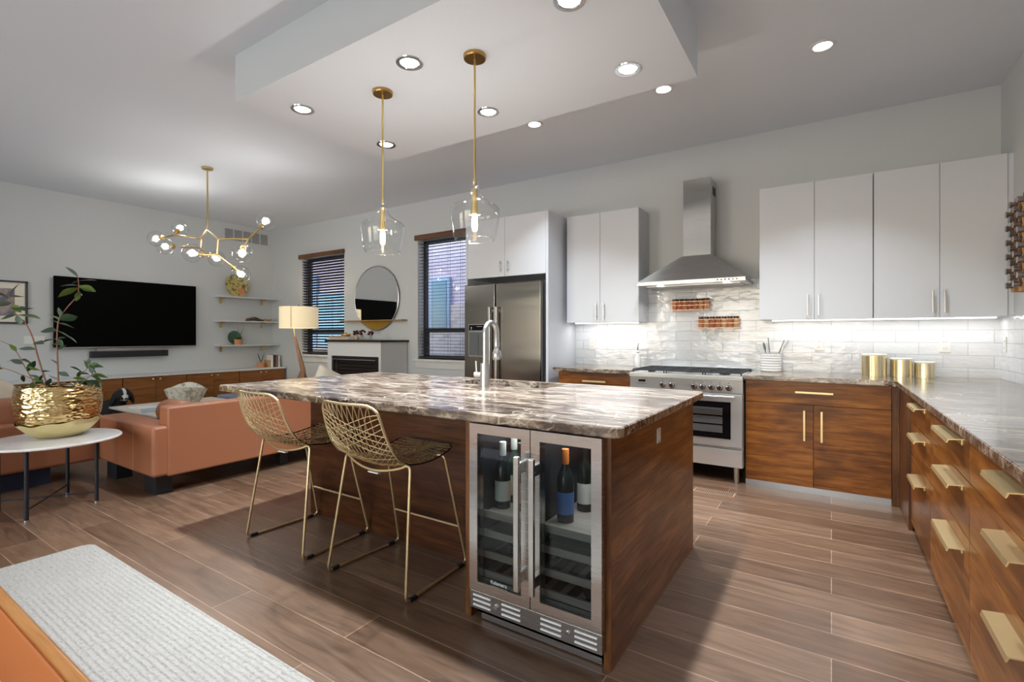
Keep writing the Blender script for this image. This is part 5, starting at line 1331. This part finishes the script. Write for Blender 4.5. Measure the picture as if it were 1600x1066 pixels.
# mirror with shelf
t = thing('round_mirror', 'round mirror with gold lower cap and thin wooden shelf', 'mirror', (-5.866, YB-.02, 1.339))
mx_, mz, mr = -5.866, 1.829, .490
def disc_part(z_from, z_to, y, r, th):
    b = MB(); n = 64; pts = []
    for k in range(n):
        a = 2*PI*k/n; z = mz+r*math.sin(a)
        pts.append((mx_+r*math.cos(a), min(max(z, z_from), z_to)))
    # clip the circle by z
    P = []
    for k in range(n):
        a = 2*PI*k/n; z = mz+r*math.sin(a)
        if z_from <= z <= z_to: P.append((mx_+r*math.cos(a), z))
    if z_from > mz-r:
        hw = math.sqrt(max(0, r*r-(z_from-mz)**2)); P = [p for p in P]; P += [(mx_-hw, z_from), (mx_+hw, z_from)]
    if z_to < mz+r:
        hw = math.sqrt(max(0, r*r-(z_to-mz)**2)); P += [(mx_-hw, z_to), (mx_+hw, z_to)]
    c = (sum(p[0] for p in P)/len(P), sum(p[1] for p in P)/len(P))
    P = sorted(set(P), key=lambda p: math.atan2(p[1]-c[1], p[0]-c[0]))
    return b.prism(P, 'y', y, y+th)
build('mirror_glass', disc_part(1.496, 9, YB-.030, mr-.006, .01), pm('mirror', (.80, .80, .80), .01, 1.0), t)
build('gold_cap', disc_part(0, 1.496, YB-.030, mr-.006, .01), pm('ochre_gold', (.48, .28, .04), .35, .5), t)
build('frame', MB().tube([(mx_+mr*math.cos(2*PI*k/72), YB-.026, mz+mr*math.sin(2*PI*k/72)) for k in range(72)], .009, 8, True), M['nickel'], t)
build('shelf', MB().box(-6.60, -5.22, YB-.12, YB-.001, 1.478, 1.492, .002), M['rack_wood'], t)['label'] = 'thin wooden shelf across the mirror'
# floor lamp
def sc_(p, k=1.129): return Vector((p[0]*k, p[1]*k, 1.26+(p[2]-1.26)*k))  # lamp position and sizes below were scaled about the camera
lx, ly = -7.16, 4.76
t = thing('floor_lamp', 'floor lamp with lit drum shade and angular wooden legs', 'floor lamp', (lx, ly, 0))
kn = Vector((lx+.02, ly+.03, .68)); tp = Vector((lx-.09, ly-.05, 1.24))
def beam(b, p, q, w0, w1, d0=.03, d1=.03):
    p, q = Vector(p), Vector(q)
    lp = []
    for c_, w_, d_ in ((p, w0, d0), (q, w1, d1)):
        lp.append([c_+RV*sx*w_+FV*sy*d_ for sx, sy in ((-1,-1),(1,-1),(1,1),(-1,1))])
    b.loft(lp)
b = MB(); beam(b, tp, kn, .016, .034, .014, .022); beam(b, kn+Vector((0, 0, .03)), Vector((lx-.24, ly-.16, 0)), .034, .015, .022, .014)
build('front_leg', b, M['lamp_wood'], t)
b = MB(); beam(b, kn, Vector((lx+.20, ly-.10, 0)), .026, .014, .02, .012); build('side_leg', b, M['lamp_wood'], t)
b = MB(); beam(b, kn, Vector((lx+.05, ly+.24, 0)), .026, .014, .02, .012); build('side_leg', b, M['lamp_wood'], t)
build('rod', MB().cyl(tp-Vector((-.01, 0, .06)), (lx-.115, ly-.065, 1.50), .008, n=10), M['brass_pull'], t)
sx_, sy_ = lx-.02, ly-.02; sr = .292
b = MB().lathe([(sr-.003, 1.374), (sr, 1.374), (sr, 1.712), (sr-.003, 1.712), (sr-.003, 1.374)], (sx_, sy_), 56)
build('lamp_shade', b, M['shade'], t, angle=60)
build('shade_seam', MB().box(sx_+.163, sx_+.169, sy_-.248, sy_-.244, 1.376, 1.710), M['book_tan'], t)
build('finial', MB().cyl((sx_, sy_, 1.60), (sx_, sy_, 1.735), .005, n=8).ell((sx_, sy_, 1.738), (.010,.010,.012), sub=2), M['black'], t)
build('bulb', MB().ell((sx_, sy_, 1.55), (.03, .03, .04), sub=2), M['bulb_w'], t)
d = bpy.data.lights.new('floor_lamp_lamp', 'POINT'); d.energy = 6; d.color = WARM; d.shadow_soft_size = .05
o = bpy.data.objects.new('floor_lamp_lamp', d); o.location = (sx_, sy_, 1.55); C.objects.link(o)
